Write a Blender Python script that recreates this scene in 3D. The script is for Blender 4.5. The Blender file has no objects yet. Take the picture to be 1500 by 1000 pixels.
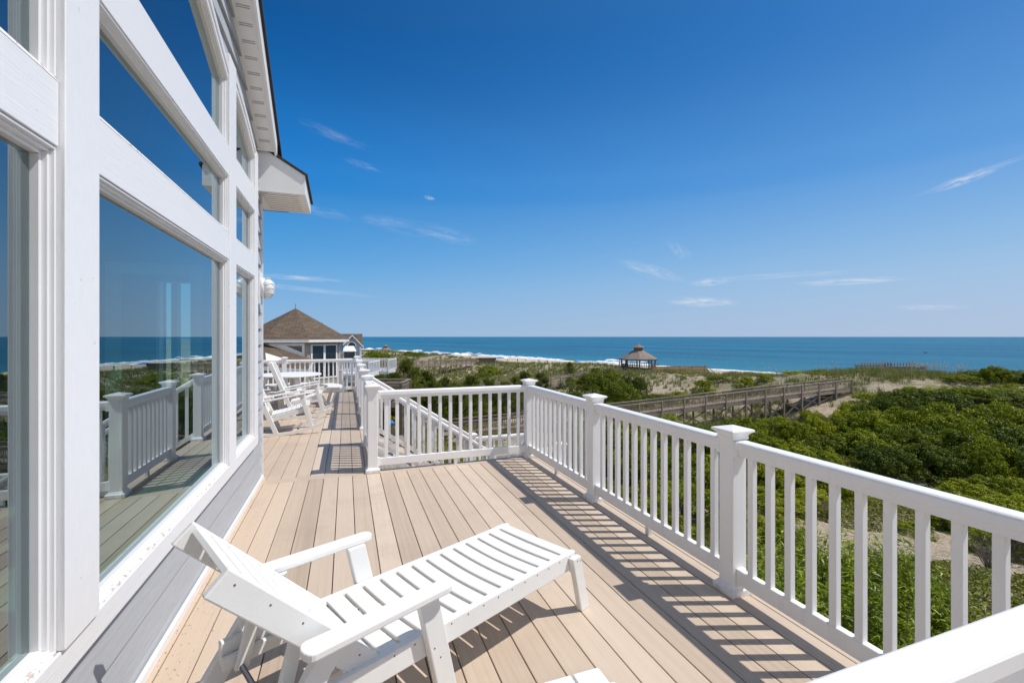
import bpy, bmesh, math, random
import numpy as np
from mathutils import Vector, Matrix

S = bpy.context.scene
COL = S.collection
R = math.radians
EYE = 1.55                       # camera height above the deck boards (deck top = z 0)
TH = R(20.0)
FX = 667.0
CT, ST = math.cos(TH), math.sin(TH)

# ------------------------------------------------------------------ camera
cam_d = bpy.data.cameras.new('camera')
cam = bpy.data.objects.new('camera', cam_d)
COL.objects.link(cam)
cam.location = (0, 0, EYE)
cam.rotation_euler = (R(90), 0, -TH)
cam_d.sensor_width = 36
cam_d.lens = FX / 1500 * 36
cam_d.shift_y = -7 / 1500
cam_d.clip_start = 0.05
cam_d.clip_end = 90000
S.camera = cam

# ------------------------------------------------------------------ light
SUN = Vector((0.499, -0.175, 0.849)).normalized()
sun_el = math.asin(SUN.z)
sun_az = math.atan2(SUN.x, SUN.y)
ld = bpy.data.lights.new('sun', 'SUN')
ld.energy = 4.3
ld.angle = R(0.53)
ld.color = (1.0, 0.955, 0.89)
lo = bpy.data.objects.new('sun', ld)
COL.objects.link(lo)
lo.rotation_euler = SUN.to_track_quat('Z', 'Y').to_euler()

S.view_settings.view_transform = 'Standard'
S.view_settings.look = 'None'
S.view_settings.exposure = 0.0
S.view_settings.gamma = 1.0
S.render.engine = 'CYCLES'
S.cycles.max_bounces = 8
S.cycles.transparent_max_bounces = 12
S.cycles.caustics_reflective = False
S.cycles.caustics_refractive = False
S.cycles.use_denoising = True
S.cycles.sample_clamp_indirect = 6.0

def pix_dir(u, v):
    """direction in the world through a pixel of the 1500 x 1000 photograph"""
    q = (u - 750) / FX
    return Vector((CT * q + ST, -ST * q + CT, -(v - 493) / FX))

def at(u, v, d):
    """world point seen at pixel (u, v) at depth d metres"""
    p = pix_dir(u, v) * d
    return Vector((p.x, p.y, p.z + EYE))

def atz(u, v, z):
    d = (EYE - z) * FX / (v - 493)
    return at(u, v, d)

W = bpy.data.worlds.new('World')
S.world = W
W.use_nodes = True
wn, wl = W.node_tree.nodes, W.node_tree.links
wn.clear()
w_out = wn.new('ShaderNodeOutputWorld')
w_bg = wn.new('ShaderNodeBackground')
w_bg.inputs['Strength'].default_value = 0.115
sky = wn.new('ShaderNodeTexSky')
sky.sky_type = 'NISHITA'
sky.sun_disc = False
sky.sun_elevation = sun_el
sky.sun_rotation = sun_az
sky.altitude = 10
sky.air_density = 1.0
sky.dust_density = 0.35
sky.ozone_density = 3.2

def wmath(op, a, b=None, c=None):
    n = wn.new('ShaderNodeMath')
    n.operation = op
    for i, x in enumerate((a, b, c)):
        if x is None:
            continue
        if isinstance(x, (int, float)):
            n.inputs[i].default_value = x
        else:
            wl.new(x, n.inputs[i])
    return n.outputs[0]

def wdot(v):
    n = wn.new('ShaderNodeVectorMath')
    n.operation = 'DOT_PRODUCT'
    wl.new(w_tc.outputs['Generated'], n.inputs[0])
    n.inputs[1].default_value = v
    return n.outputs['Value']

w_tc = wn.new('ShaderNodeTexCoord')
# thin fair-weather cirrus: each wisp is a streaky noise limited to its own piece of the sky
WISPS = [(1027, 442, 46, 8, 2, 1.0), (1412, 263, 22, 4.0, -20, .9), (1430, 255, 40, 3, -20, .3), (955, 397, 52, 10, 16, .5), (1040, 413, 30, 6, -6, .7),
         (1245, 412, 50, 4, -3, .85), (1140, 404, 95, 4, -3, .4), (655, 345, 50, 12, 12, .3), (565, 325, 40, 9, 8, .24), (610, 335, 90, 14, 10, .13),
         (629, 290, 9, 3, 15, .9), (490, 198, 44, 7, 22, .2), (532, 242, 26, 5, 18, .22), (440, 407, 60, 4, 4, .75),
         (450, 424, 105, 4, 6, .45), (1360, 450, 26, 3, 0, .6), (470, 310, 44, 8, 14, .2), (995, 367, 22, 9, 35, .3)]
total = None
for wi, (u, v, L, B, ang, amp) in enumerate(WISPS):
    c = pix_dir(u, v).normalized()
    e = pix_dir(u + 40 * math.cos(R(ang)), v + 40 * math.sin(R(ang))).normalized()
    a = (e - c * e.dot(c)).normalized()
    b = c.cross(a).normalized()
    scl = FX / 1.0 * c.dot(Vector((ST, CT, 0)))
    p = wmath('MULTIPLY', wdot(a), scl)
    q = wmath('MULTIPLY', wdot(b), scl)
    comb = wn.new('ShaderNodeCombineXYZ')
    wl.new(wmath('MULTIPLY_ADD', p, 1.6 / L, 7.3 * wi), comb.inputs[0])
    wl.new(wmath('MULTIPLY', q, 1.5 / B), comb.inputs[1])
    nz = wn.new('ShaderNodeTexNoise')
    nz.inputs['Scale'].default_value = 1.5
    nz.inputs['Detail'].default_value = 6
    nz.inputs['Roughness'].default_value = 0.62
    nz.inputs['Distortion'].default_value = 0.5
    wl.new(comb.outputs[0], nz.inputs['Vector'])
    p2 = wmath('POWER', wmath('ABSOLUTE', wmath('MULTIPLY', p, 1 / L)), 2.0)
    q2 = wmath('POWER', wmath('ABSOLUTE', wmath('MULTIPLY', q, 1 / B)), 2.0)
    m = wmath('SUBTRACT', 1.0, wmath('ADD', p2, q2))
    m = wmath('POWER', wmath('MAXIMUM', m, 0.0), 1.6)
    m = wmath('MULTIPLY', m, wmath('GREATER_THAN', wdot(c), 0.3))
    n2 = wmath('MAXIMUM', wmath('MULTIPLY_ADD', nz.outputs['Fac'], 3.6, -1.35), 0.0)
    m = wmath('MINIMUM', wmath('MULTIPLY', wmath('MULTIPLY', m, n2), amp * 0.85), 0.9)
    total = m if total is None else wmath('MAXIMUM', total, m)
def wramp(fac, stops):
    r = wn.new('ShaderNodeValToRGB')
    r.color_ramp.interpolation = 'CARDINAL'
    el = r.color_ramp.elements
    while len(el) < len(stops):
        el.new(0.5)
    for e, (p, c) in zip(el, stops):
        e.position = p
        e.color = (*c, 1)
    wl.new(fac, r.inputs['Fac'])
    return r.outputs['Color']
def wmix(fac, a, b):
    n = wn.new('ShaderNodeMix')
    n.data_type = 'RGBA'
    for sock, x in (('Factor', fac), ('A', a), ('B', b)):
        if isinstance(x, (int, float)):
            n.inputs[sock].default_value = x
        elif isinstance(x, tuple):
            n.inputs[sock].default_value = (*x, 1)
        else:
            wl.new(x, n.inputs[sock])
    return n.outputs['Result']
# deep maritime blue: elevation gradient, paler on the side of the sun
zz = wmath('MAXIMUM', wdot((0, 0, 1)), 0.0)
sh = Vector((SUN.x, SUN.y, 0)).normalized()
side = wmath('MULTIPLY_ADD', wdot(sh), 0.72, 0.40)
side = wmath('MINIMUM', wmath('MAXIMUM', side, 0.0), 1.0)
away = wramp(zz, [(0.0, (.29, .48, .71)), (.13, (.121, .383, .738)), (.27, (.026, .25, .64)), (.335, (.007, .198, .593)), (.43, (.002, .135, .44)), (.55, (.001, .077, .288)), (.78, (.015, .10, .30)), (1.0, (.06, .15, .32))])
toward = wramp(zz, [(0.0, (.44, .547, .733)), (.13, (.329, .527, .778)), (.27, (.150, .372, .745)), (.335, (.105, .315, .69)), (.43, (.064, .245, .615)), (.55, (.034, .205, .57)), (.78, (.06, .20, .46)), (1.0, (.06, .15, .32))])
grad = wmix(side, away, toward)
# unseen white fill added to the low sky behind the camera, lifts shaded faces
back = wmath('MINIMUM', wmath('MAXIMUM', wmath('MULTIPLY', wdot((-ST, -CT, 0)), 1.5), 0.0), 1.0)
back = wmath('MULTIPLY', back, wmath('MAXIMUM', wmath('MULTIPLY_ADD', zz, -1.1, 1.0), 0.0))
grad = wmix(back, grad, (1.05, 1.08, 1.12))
gs = wn.new('ShaderNodeVectorMath')
gs.operation = 'SCALE'
gs.inputs['Scale'].default_value = 1 / 0.115
wl.new(grad, gs.inputs[0])
skyc = wmix(0.97, sky.outputs[0], gs.outputs[0])
# bright haze around the sun itself, far outside the picture
aure = wmath('MULTIPLY', wmath('POWER', wmath('MAXIMUM', wdot(SUN), 0.0), 12.0), 0.35)
skyc = wmix(aure, skyc, (13.0, 12.6, 12.0))
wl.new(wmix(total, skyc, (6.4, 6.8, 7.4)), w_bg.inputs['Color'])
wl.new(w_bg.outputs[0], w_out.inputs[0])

# ------------------------------------------------------------------ materials
def new_mat(name):
    m = bpy.data.materials.new(name)
    m.use_nodes = True
    nt = m.node_tree
    b = nt.nodes['Principled BSDF']
    return m, nt, b

def coords(nt, scale=(1, 1, 1), space='Object'):
    tc = nt.nodes.new('ShaderNodeTexCoord')
    mp = nt.nodes.new('ShaderNodeMapping')
    mp.inputs['Scale'].default_value = scale
    nt.links.new(tc.outputs[space], mp.inputs['Vector'])
    return mp.outputs[0]

def noise(nt, vec, scale, detail=4, rough=0.55):
    n = nt.nodes.new('ShaderNodeTexNoise')
    n.inputs['Scale'].default_value = scale
    n.inputs['Detail'].default_value = detail
    n.inputs['Roughness'].default_value = rough
    if vec is not None:
        nt.links.new(vec, n.inputs['Vector'])
    return n.outputs['Fac']

def ramp(nt, fac, stops):
    r = nt.nodes.new('ShaderNodeValToRGB')
    el = r.color_ramp.elements
    while len(el) < len(stops):
        el.new(0.5)
    for e, (p, c) in zip(el, stops):
        e.position = p
        e.color = (c[0], c[1], c[2], 1)
    nt.links.new(fac, r.inputs['Fac'])
    return r.outputs['Color']

def mixcol(nt, fac, a, b, mode='MIX'):
    n = nt.nodes.new('ShaderNodeMix')
    n.data_type = 'RGBA'
    n.blend_type = mode
    for sock, x in (('Factor', fac), ('A', a), ('B', b)):
        if isinstance(x, (int, float)):
            n.inputs[sock].default_value = x
        elif isinstance(x, tuple):
            n.inputs[sock].default_value = (x[0], x[1], x[2], 1)
        else:
            nt.links.new(x, n.inputs[sock])
    return n.outputs['Result']

def nmath(nt, op, a, b=None, c=None):
    n = nt.nodes.new('ShaderNodeMath')
    n.operation = op
    for i, x in enumerate((a, b, c)):
        if x is None:
            continue
        if isinstance(x, (int, float)):
            n.inputs[i].default_value = x
        else:
            nt.links.new(x, n.inputs[i])
    return n.outputs[0]

def bump(nt, b, h, strength=0.3, dist=0.01):
    n = nt.nodes.new('ShaderNodeBump')
    n.inputs['Strength'].default_value = strength
    n.inputs['Distance'].default_value = dist
    nt.links.new(h, n.inputs['Height'])
    nt.links.new(n.outputs[0], b.inputs['Normal'])

def island(nt):
    return nt.nodes.new('ShaderNodeNewGeometry').outputs['Random Per Island']

def mat_plain(name, col, rough=0.5, var=0.12, scale=6.0, bmp=0.0, spec=0.5, metal=0.0, stretch=(1, 1, 1)):
    m, nt, b = new_mat(name)
    v = coords(nt, stretch)
    f = noise(nt, v, scale, 5)
    lo_ = tuple(c * (1 - var) for c in col)
    hi_ = tuple(min(1, c * (1 + var)) for c in col)
    nt.links.new(ramp(nt, f, [(0.3, lo_), (0.7, hi_)]), b.inputs['Base Color'])
    b.inputs['Roughness'].default_value = rough
    b.inputs['Specular IOR Level'].default_value = spec
    b.inputs['Metallic'].default_value = metal
    if bmp:
        bump(nt, b, noise(nt, v, scale * 9, 3), bmp, 0.004)
    return m

MAT = {}
# smooth vinyl of the railings
def mat_vinyl():
    m, nt, b = new_mat('white_vinyl')
    v = coords(nt, (1, 1, 1), 'Object')
    f = noise(nt, v, 3.0, 4)
    base = ramp(nt, f, [(0.3, (0.82, 0.82, 0.82)), (0.7, (0.86, 0.858, 0.855))])
    sp = noise(nt, v, 55.0, 2)
    dirt = nmath(nt, 'GREATER_THAN', sp, 0.765)
    col = mixcol(nt, nmath(nt, 'MULTIPLY', dirt, 0.5), base, (0.42, 0.36, 0.3))
    tcv = nt.nodes.new('ShaderNodeTexCoord')
    sz = nt.nodes.new('ShaderNodeSeparateXYZ')
    nt.links.new(tcv.outputs['Object'], sz.inputs[0])
    foot = nmath(nt, 'MINIMUM', nmath(nt, 'MAXIMUM', nmath(nt, 'MULTIPLY_ADD', sz.outputs[2], -14.0, 1.0), 0.0), 1.0)
    gr = nmath(nt, 'MULTIPLY', foot, nmath(nt, 'MAXIMUM', nmath(nt, 'MULTIPLY_ADD', noise(nt, v, 20.0, 5, 0.7), 2.4, -0.9), 0.0))
    col = mixcol(nt, nmath(nt, 'MINIMUM', gr, 0.6), col, (0.38, 0.33, 0.27))
    streak = noise(nt, coords(nt, (22, 22, 1.1)), 1.0, 4, 0.6)
    col = mixcol(nt, nmath(nt, 'MULTIPLY', nmath(nt, 'MAXIMUM', nmath(nt, 'SUBTRACT', streak, 0.54), 0.0), 0.8), col, (0.55, 0.52, 0.47))
    nt.links.new(col, b.inputs['Base Color'])
    b.inputs['Roughness'].default_value = 0.34
    return m
MAT['vinyl'] = mat_vinyl()

# plastic lumber of the chairs: chalky with fine speckle
def mat_lumber(name, col, brown=0.6):
    m, nt, b = new_mat(name)
    v = coords(nt)
    f = noise(nt, v, 5.0, 5)
    base = ramp(nt, f, [(0.3, tuple(c * 0.95 for c in col)), (0.7, col)])
    sp = noise(nt, v, 170.0, 2)
    dirt = nmath(nt, 'MULTIPLY', nmath(nt, 'GREATER_THAN', sp, 0.68), 0.20 * brown)
    blot = nmath(nt, 'MULTIPLY', nmath(nt, 'GREATER_THAN', noise(nt, v, 30.0, 3), 0.70), 0.22 * brown)
    c1 = mixcol(nt, dirt, base, (0.35, 0.34, 0.31))
    c2 = mixcol(nt, blot, c1, (0.45, 0.40, 0.30))
    nt.links.new(c2, b.inputs['Base Color'])
    b.inputs['Roughness'].default_value = 0.55
    bump(nt, b, sp, 0.12, 0.002)
    return m
MAT['lumber'] = mat_lumber('white_plastic_lumber', (0.80, 0.80, 0.785), 1.0)
MAT['lumber_far'] = mat_lumber('cream_plastic_lumber', (0.79, 0.78, 0.75))

# painted trim boards of the house, light wood texture
def mat_trim(name, streak):
    m, nt, b = new_mat(name)
    v = coords(nt, streak)
    f = noise(nt, v, 8.0, 6, 0.65)
    base = ramp(nt, f, [(0.3, (0.77, 0.772, 0.785)), (0.72, (0.805, 0.808, 0.82))])
    v2 = coords(nt)
    d = nmath(nt, 'GREATER_THAN', noise(nt, v2, 26.0, 3), 0.725)
    col = mixcol(nt, nmath(nt, 'MULTIPLY', d, 0.35), base, (0.35, 0.28, 0.22))
    nt.links.new(col, b.inputs['Base Color'])
    b.inputs['Roughness'].default_value = 0.5
    bump(nt, b, f, 0.28, 0.004)
    return m
MAT['trim_h'] = mat_trim('painted_trim_board', (4, 0.6, 14))
MAT['trim_v'] = mat_trim('painted_trim_post', (6, 6, 2.2))
MAT['frame'] = mat_plain('white_window_frame', (0.78, 0.78, 0.785), 0.32, 0.03, 4)

# window sill: white with brown insect specks
def mat_sill():
    m, nt, b = new_mat('specked_window_sill')
    v = coords(nt)
    d = nmath(nt, 'GREATER_THAN', noise(nt, v, 42.0, 3), 0.60)
    col = mixcol(nt, nmath(nt, 'MULTIPLY', d, 0.55), (0.77, 0.765, 0.755), (0.36, 0.22, 0.13))
    nt.links.new(col, b.inputs['Base Color'])
    b.inputs['Roughness'].default_value = 0.5
    return m
MAT['sill'] = mat_sill()

def mat_siding(name, col):
    m, nt, b = new_mat(name)
    v = coords(nt, (8, 0.8, 14))
    f = noise(nt, v, 5.0, 6, 0.6)
    base = ramp(nt, f, [(0.3, tuple(c * 0.92 for c in col)), (0.7, tuple(c * 1.06 for c in col))])
    nt.links.new(base, b.inputs['Base Color'])
    b.inputs['Roughness'].default_value = 0.6
    bump(nt, b, f, 0.35, 0.003)
    return m
MAT['siding'] = mat_siding('grey_lap_siding', (0.40, 0.415, 0.44))

# composite decking
def mat_deck():
    m, nt, b = new_mat('tan_composite_decking')
    rnd = island(nt)
    tc = nt.nodes.new('ShaderNodeTexCoord')
    mp = nt.nodes.new('ShaderNodeMapping')
    mp.inputs['Scale'].default_value = (38, 0.55, 1)
    nt.links.new(tc.outputs['Object'], mp.inputs['Vector'])
    add = nt.nodes.new('ShaderNodeVectorMath')
    add.operation = 'ADD'
    cmb = nt.nodes.new('ShaderNodeCombineXYZ')
    nt.links.new(nmath(nt, 'MULTIPLY', rnd, 53.0), cmb.inputs[1])
    nt.links.new(mp.outputs[0], add.inputs[0])
    nt.links.new(cmb.outputs[0], add.inputs[1])
    g1 = noise(nt, add.outputs[0], 1.0, 5, 0.6)
    mp2 = nt.nodes.new('ShaderNodeMapping')
    mp2.inputs['Scale'].default_value = (190, 2.2, 1)
    nt.links.new(tc.outputs['Object'], mp2.inputs['Vector'])
    g2 = noise(nt, mp2.outputs[0], 1.0, 3, 0.6)
    tone = ramp(nt, rnd, [(0.0, (0.405, 0.316, 0.238)), (0.5, (0.515, 0.413, 0.320)), (1.0, (0.605, 0.495, 0.392))])
    c1 = mixcol(nt, nmath(nt, 'MULTIPLY', nmath(nt, 'SUBTRACT', g1, 0.35), 0.9), tone, (0.68, 0.57, 0.46))
    c2 = mixcol(nt, nmath(nt, 'MULTIPLY', nmath(nt, 'MAXIMUM', nmath(nt, 'SUBTRACT', g2, 0.56), 0.0), 2.2), c1, (0.31, 0.23, 0.165))
    # brown droppings and grit, thickest beside the wall of the house
    sx = nt.nodes.new('ShaderNodeSeparateXYZ')
    nt.links.new(tc.outputs['Object'], sx.inputs[0])
    near = nmath(nt, 'MULTIPLY_ADD', sx.outputs[0], -1.9, -0.55)       # 1 at the wall, 0 at x = -.29
    near = nmath(nt, 'MINIMUM', nmath(nt, 'MAXIMUM', near, 0.0), 1.0)
    vv = nt.nodes.new('ShaderNodeMapping')
    vv.inputs['Scale'].default_value = (70, 42, 1)
    nt.links.new(tc.outputs['Object'], vv.inputs['Vector'])
    nz = noise(nt, vv.outputs[0], 1.0, 2, 0.5)
    th = nmath(nt, 'MULTIPLY_ADD', near, -0.10, 0.765)
    sp = nmath(nt, 'GREATER_THAN', nz, th)
    c3 = mixcol(nt, nmath(nt, 'MULTIPLY', sp, 0.75), c2, (0.20, 0.11, 0.05))
    warm = nmath(nt, 'MULTIPLY', near, 0.40)
    c4 = mixcol(nt, warm, c3, (0.56, 0.40, 0.265), 'MIX')
    c5 = mixcol(nt, nmath(nt, 'MULTIPLY', sp, 0.7), c4, (0.20, 0.11, 0.05))
    stain = noise(nt, tc.outputs['Object'], 1.7, 6, 0.65)
    stain = nmath(nt, 'MULTIPLY', nmath(nt, 'MAXIMUM', nmath(nt, 'SUBTRACT', stain, 0.50), 0.0), 1.5)
    c5 = mixcol(nt, stain, c5, (0.36, 0.28, 0.215))
    grit = nmath(nt, 'GREATER_THAN', noise(nt, tc.outputs['Object'], 58.0, 2), 0.775)
    c5 = mixcol(nt, nmath(nt, 'MULTIPLY', grit, 0.4), c5, (0.24, 0.18, 0.13))
    nt.links.new(c5, b.inputs['Base Color'])
    b.inputs['Roughness'].default_value = 0.55
    b.inputs['Specular IOR Level'].default_value = 0.35
    bump(nt, b, g2, 0.25, 0.002)
    return m
MAT['deck'] = mat_deck()
MAT['joist'] = mat_plain('dark_joist', (0.05, 0.042, 0.036), 0.8)
MAT['fascia'] = mat_plain('dark_grey_rim_board', (0.30, 0.28, 0.27), 0.7, 0.15)

def mat_shingle(name, c0, c1):
    m, nt, b = new_mat(name)
    tc = nt.nodes.new('ShaderNodeTexCoord')
    br = nt.nodes.new('ShaderNodeTexBrick')
    br.inputs['Color1'].default_value = (*c0, 1)
    br.inputs['Color2'].default_value = (*c1, 1)
    br.inputs['Mortar'].default_value = (c0[0] * .45, c0[1] * .45, c0[2] * .45, 1)
    br.inputs['Scale'].default_value = 1.0
    br.inputs['Mortar Size'].default_value = 0.012
    br.inputs['Brick Width'].default_value = 0.42
    br.inputs['Row Height'].default_value = 0.16
    br.inputs['Bias'].default_value = 0.0
    nt.links.new(tc.outputs['UV'], br.inputs['Vector'])
    f = noise(nt, coords(nt), 1.3, 6, 0.7)
    col = mixcol(nt, f, br.outputs['Color'], mixcol(nt, 1.0, br.outputs['Color'], (0.36, 0.36, 0.38), 'MULTIPLY'))
    nt.links.new(col, b.inputs['Base Color'])
    b.inputs['Roughness'].default_value = 0.85
    bump(nt, b, br.outputs['Fac'], -0.4, 0.02)
    return m
MAT['shingle'] = mat_shingle('brown_shingles', (0.135, 0.092, 0.058), (0.225, 0.16, 0.105))
MAT['shake'] = mat_shingle('weathered_cedar_shakes', (0.26, 0.20, 0.16), (0.42, 0.34, 0.28))
MAT['asphalt'] = mat_plain('dark_asphalt_shingle', (0.035, 0.033, 0.033), 0.85, 0.3, 30)

def mat_oldwood(name, col):
    m, nt, b = new_mat(name)
    rnd = island(nt)
    v = coords(nt)
    f = noise(nt, v, 3.0, 6, 0.7)
    f2 = nmath(nt, 'ADD', nmath(nt, 'MULTIPLY', f, 0.6), nmath(nt, 'MULTIPLY', rnd, 0.4))
    nt.links.new(ramp(nt, f2, [(0.2, tuple(c * 0.55 for c in col)), (0.8, tuple(c * 1.35 for c in col))]), b.inputs['Base Color'])
    b.inputs['Roughness'].default_value = 0.85
    return m
MAT['oldwood'] = mat_oldwood('weathered_grey_wood', (0.275, 0.22, 0.17))
MAT['oldwood_dark'] = mat_oldwood('weathered_dark_wood', (0.13, 0.105, 0.085))
MAT['newwood'] = mat_oldwood('tan_treated_wood', (0.42, 0.27, 0.12))

def mat_glass():
    m = bpy.data.materials.new('window_glass')
    m.use_nodes = True
    nt = m.node_tree
    nt.nodes.clear()
    o = nt.nodes.new('ShaderNodeOutputMaterial')
    tr = nt.nodes.new('ShaderNodeBsdfTransparent')
    tr.inputs['Color'].default_value = (0.40, 0.66, 0.57, 1)
    gl = nt.nodes.new('ShaderNodeBsdfGlossy')
    gl.inputs['Roughness'].default_value = 0.0
    gl.inputs['Color'].default_value = (0.74, 0.85, 0.90, 1)
    lw = nt.nodes.new('ShaderNodeLayerWeight')
    lw.inputs['Blend'].default_value = 0.5
    f = nmath(nt, 'MULTIPLY_ADD', nmath(nt, 'POWER', lw.outputs['Facing'], 3.0), 0.80, 0.27)
    f = nmath(nt, 'MINIMUM', f, 0.95)
    # faint waviness of a sealed double pane
    v = coords(nt)
    bn = nt.nodes.new('ShaderNodeBump')
    bn.inputs['Strength'].default_value = 0.02
    bn.inputs['Distance'].default_value = 0.004
    nt.links.new(noise(nt, v, 1.4, 1), bn.inputs['Height'])
    nt.links.new(bn.outputs[0], gl.inputs['Normal'])
    mx = nt.nodes.new('ShaderNodeMixShader')
    nt.links.new(f, mx.inputs[0])
    nt.links.new(tr.outputs[0], mx.inputs[1])
    nt.links.new(gl.outputs[0], mx.inputs[2])
    nt.links.new(mx.outputs[0], o.inputs[0])
    return m
MAT['glass'] = mat_glass()
MAT['darkglass'] = mat_plain('dark_window_glass', (0.02, 0.03, 0.04), 0.06, 0.1, 2, 0, 0.8)
MAT['white'] = mat_plain('white_paint', (0.78, 0.78, 0.78), 0.5, 0.04)
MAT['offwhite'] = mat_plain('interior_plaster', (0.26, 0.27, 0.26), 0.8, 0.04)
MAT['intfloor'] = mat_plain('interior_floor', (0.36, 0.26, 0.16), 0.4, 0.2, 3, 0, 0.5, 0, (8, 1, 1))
MAT['vent'] = mat_plain('grey_soffit_slot', (0.42, 0.42, 0.42), 0.7, 0.1)
MAT['spacer'] = mat_plain('grey_glazing_spacer', (0.10, 0.10, 0.12), 0.4, 0.1)
MAT['screw'] = mat_plain('rusty_screw', (0.16, 0.10, 0.06), 0.6, 0.2)
MAT['lampglass'] = mat_plain('frosted_lamp_glass', (0.72, 0.73, 0.72), 0.12, 0.03, 3, 0, 0.6)
MAT['shake_wall'] = mat_siding('grey_beige_siding', (0.36, 0.32, 0.28))
MAT['blue_siding'] = mat_siding('blue_grey_siding', (0.30, 0.36, 0.42))
MAT['blue'] = mat_plain('blue_canvas', (0.02, 0.17, 0.55), 0.7)
MAT['navy'] = mat_plain('navy_canvas', (0.02, 0.03, 0.10), 0.8)
MAT['yellow'] = mat_plain('yellow_canvas', (0.75, 0.50, 0.05), 0.7)
MAT['canvas'] = mat_plain('white_canvas', (0.80, 0.80, 0.80), 0.7)
MAT['skin'] = mat_plain('tanned_skin', (0.42, 0.24, 0.16), 0.6)
MAT['skin2'] = mat_plain('dark_clothes', (0.12, 0.06, 0.06), 0.8)
MAT['bird'] = mat_plain('dark_feathers', (0.05, 0.045, 0.04), 0.8)

def mat_leaf(name, stops, trans=0.35, rough=0.45, spec=0.35):
    m = bpy.data.materials.new(name)
    m.use_nodes = True
    nt = m.node_tree
    b = nt.nodes['Principled BSDF']
    rnd = island(nt)
    oi = nt.nodes.new('ShaderNodeObjectInfo')
    big = noise(nt, coords(nt), 0.9, 3)
    f = nmath(nt, 'ADD', nmath(nt, 'MULTIPLY', rnd, 0.55), nmath(nt, 'MULTIPLY_ADD', big, 0.9, -0.22))
    f = nmath(nt, 'ADD', f, nmath(nt, 'MULTIPLY_ADD', oi.outputs['Random'], 0.36, -0.18))
    col = ramp(nt, f, stops)
    nt.links.new(col, b.inputs['Base Color'])
    b.inputs['Roughness'].default_value = rough
    b.inputs['Specular IOR Level'].default_value = spec
    tl = nt.nodes.new('ShaderNodeBsdfTranslucent')
    nt.links.new(mixcol(nt, 1.0, col, (1.3, 1.2, 0.4), 'MULTIPLY'), tl.inputs['Color'])
    mx = nt.nodes.new('ShaderNodeMixShader')
    mx.inputs[0].default_value = trans
    nt.links.new(b.outputs[0], mx.inputs[1])
    nt.links.new(tl.outputs[0], mx.inputs[2])
    nt.links.new(mx.outputs[0], nt.nodes['Material Output'].inputs[0])
    return m
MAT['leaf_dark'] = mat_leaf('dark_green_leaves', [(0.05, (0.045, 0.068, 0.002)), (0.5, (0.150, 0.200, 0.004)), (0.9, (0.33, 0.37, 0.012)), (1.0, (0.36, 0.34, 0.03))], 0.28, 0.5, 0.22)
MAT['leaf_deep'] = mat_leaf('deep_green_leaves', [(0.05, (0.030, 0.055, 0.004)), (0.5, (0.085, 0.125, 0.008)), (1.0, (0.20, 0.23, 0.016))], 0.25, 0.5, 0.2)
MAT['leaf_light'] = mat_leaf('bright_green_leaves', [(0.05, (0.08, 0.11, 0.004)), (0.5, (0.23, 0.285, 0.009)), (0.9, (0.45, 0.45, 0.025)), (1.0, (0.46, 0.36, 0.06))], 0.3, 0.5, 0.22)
MAT['leaf_lance'] = mat_leaf('glossy_lance_leaves', [(0.05, (0.08, 0.13, 0.006)), (0.5, (0.20, 0.28, 0.015)), (1.0, (0.42, 0.45, 0.05))], 0.3, 0.42, 0.3)
MAT['leaf_vine'] = mat_leaf('yellow_green_leaves', [(0.05, (0.06, 0.085, 0.006)), (0.5, (0.15, 0.18, 0.012)), (0.85, (0.30, 0.28, 0.03)), (1.0, (0.30, 0.15, 0.05))])
MAT['needle'] = mat_leaf('pine_needles', [(0.1, (0.05, 0.075, 0.005)), (0.6, (0.12, 0.155, 0.012)), (1.0, (0.22, 0.23, 0.025))], 0.2)
MAT['grass'] = mat_leaf('dune_grass_blades', [(0.0, (0.10, 0.14, 0.04)), (0.45, (0.19, 0.21, 0.07)), (0.8, (0.34, 0.30, 0.14)), (1.0, (0.45, 0.36, 0.20))], 0.3, 0.6, 0.2)
MAT['oats'] = mat_plain('tan_seed_heads', (0.50, 0.42, 0.27), 0.8, 0.15)
MAT['twig'] = mat_plain('grey_twigs', (0.16, 0.13, 0.11), 0.9, 0.3)

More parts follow.
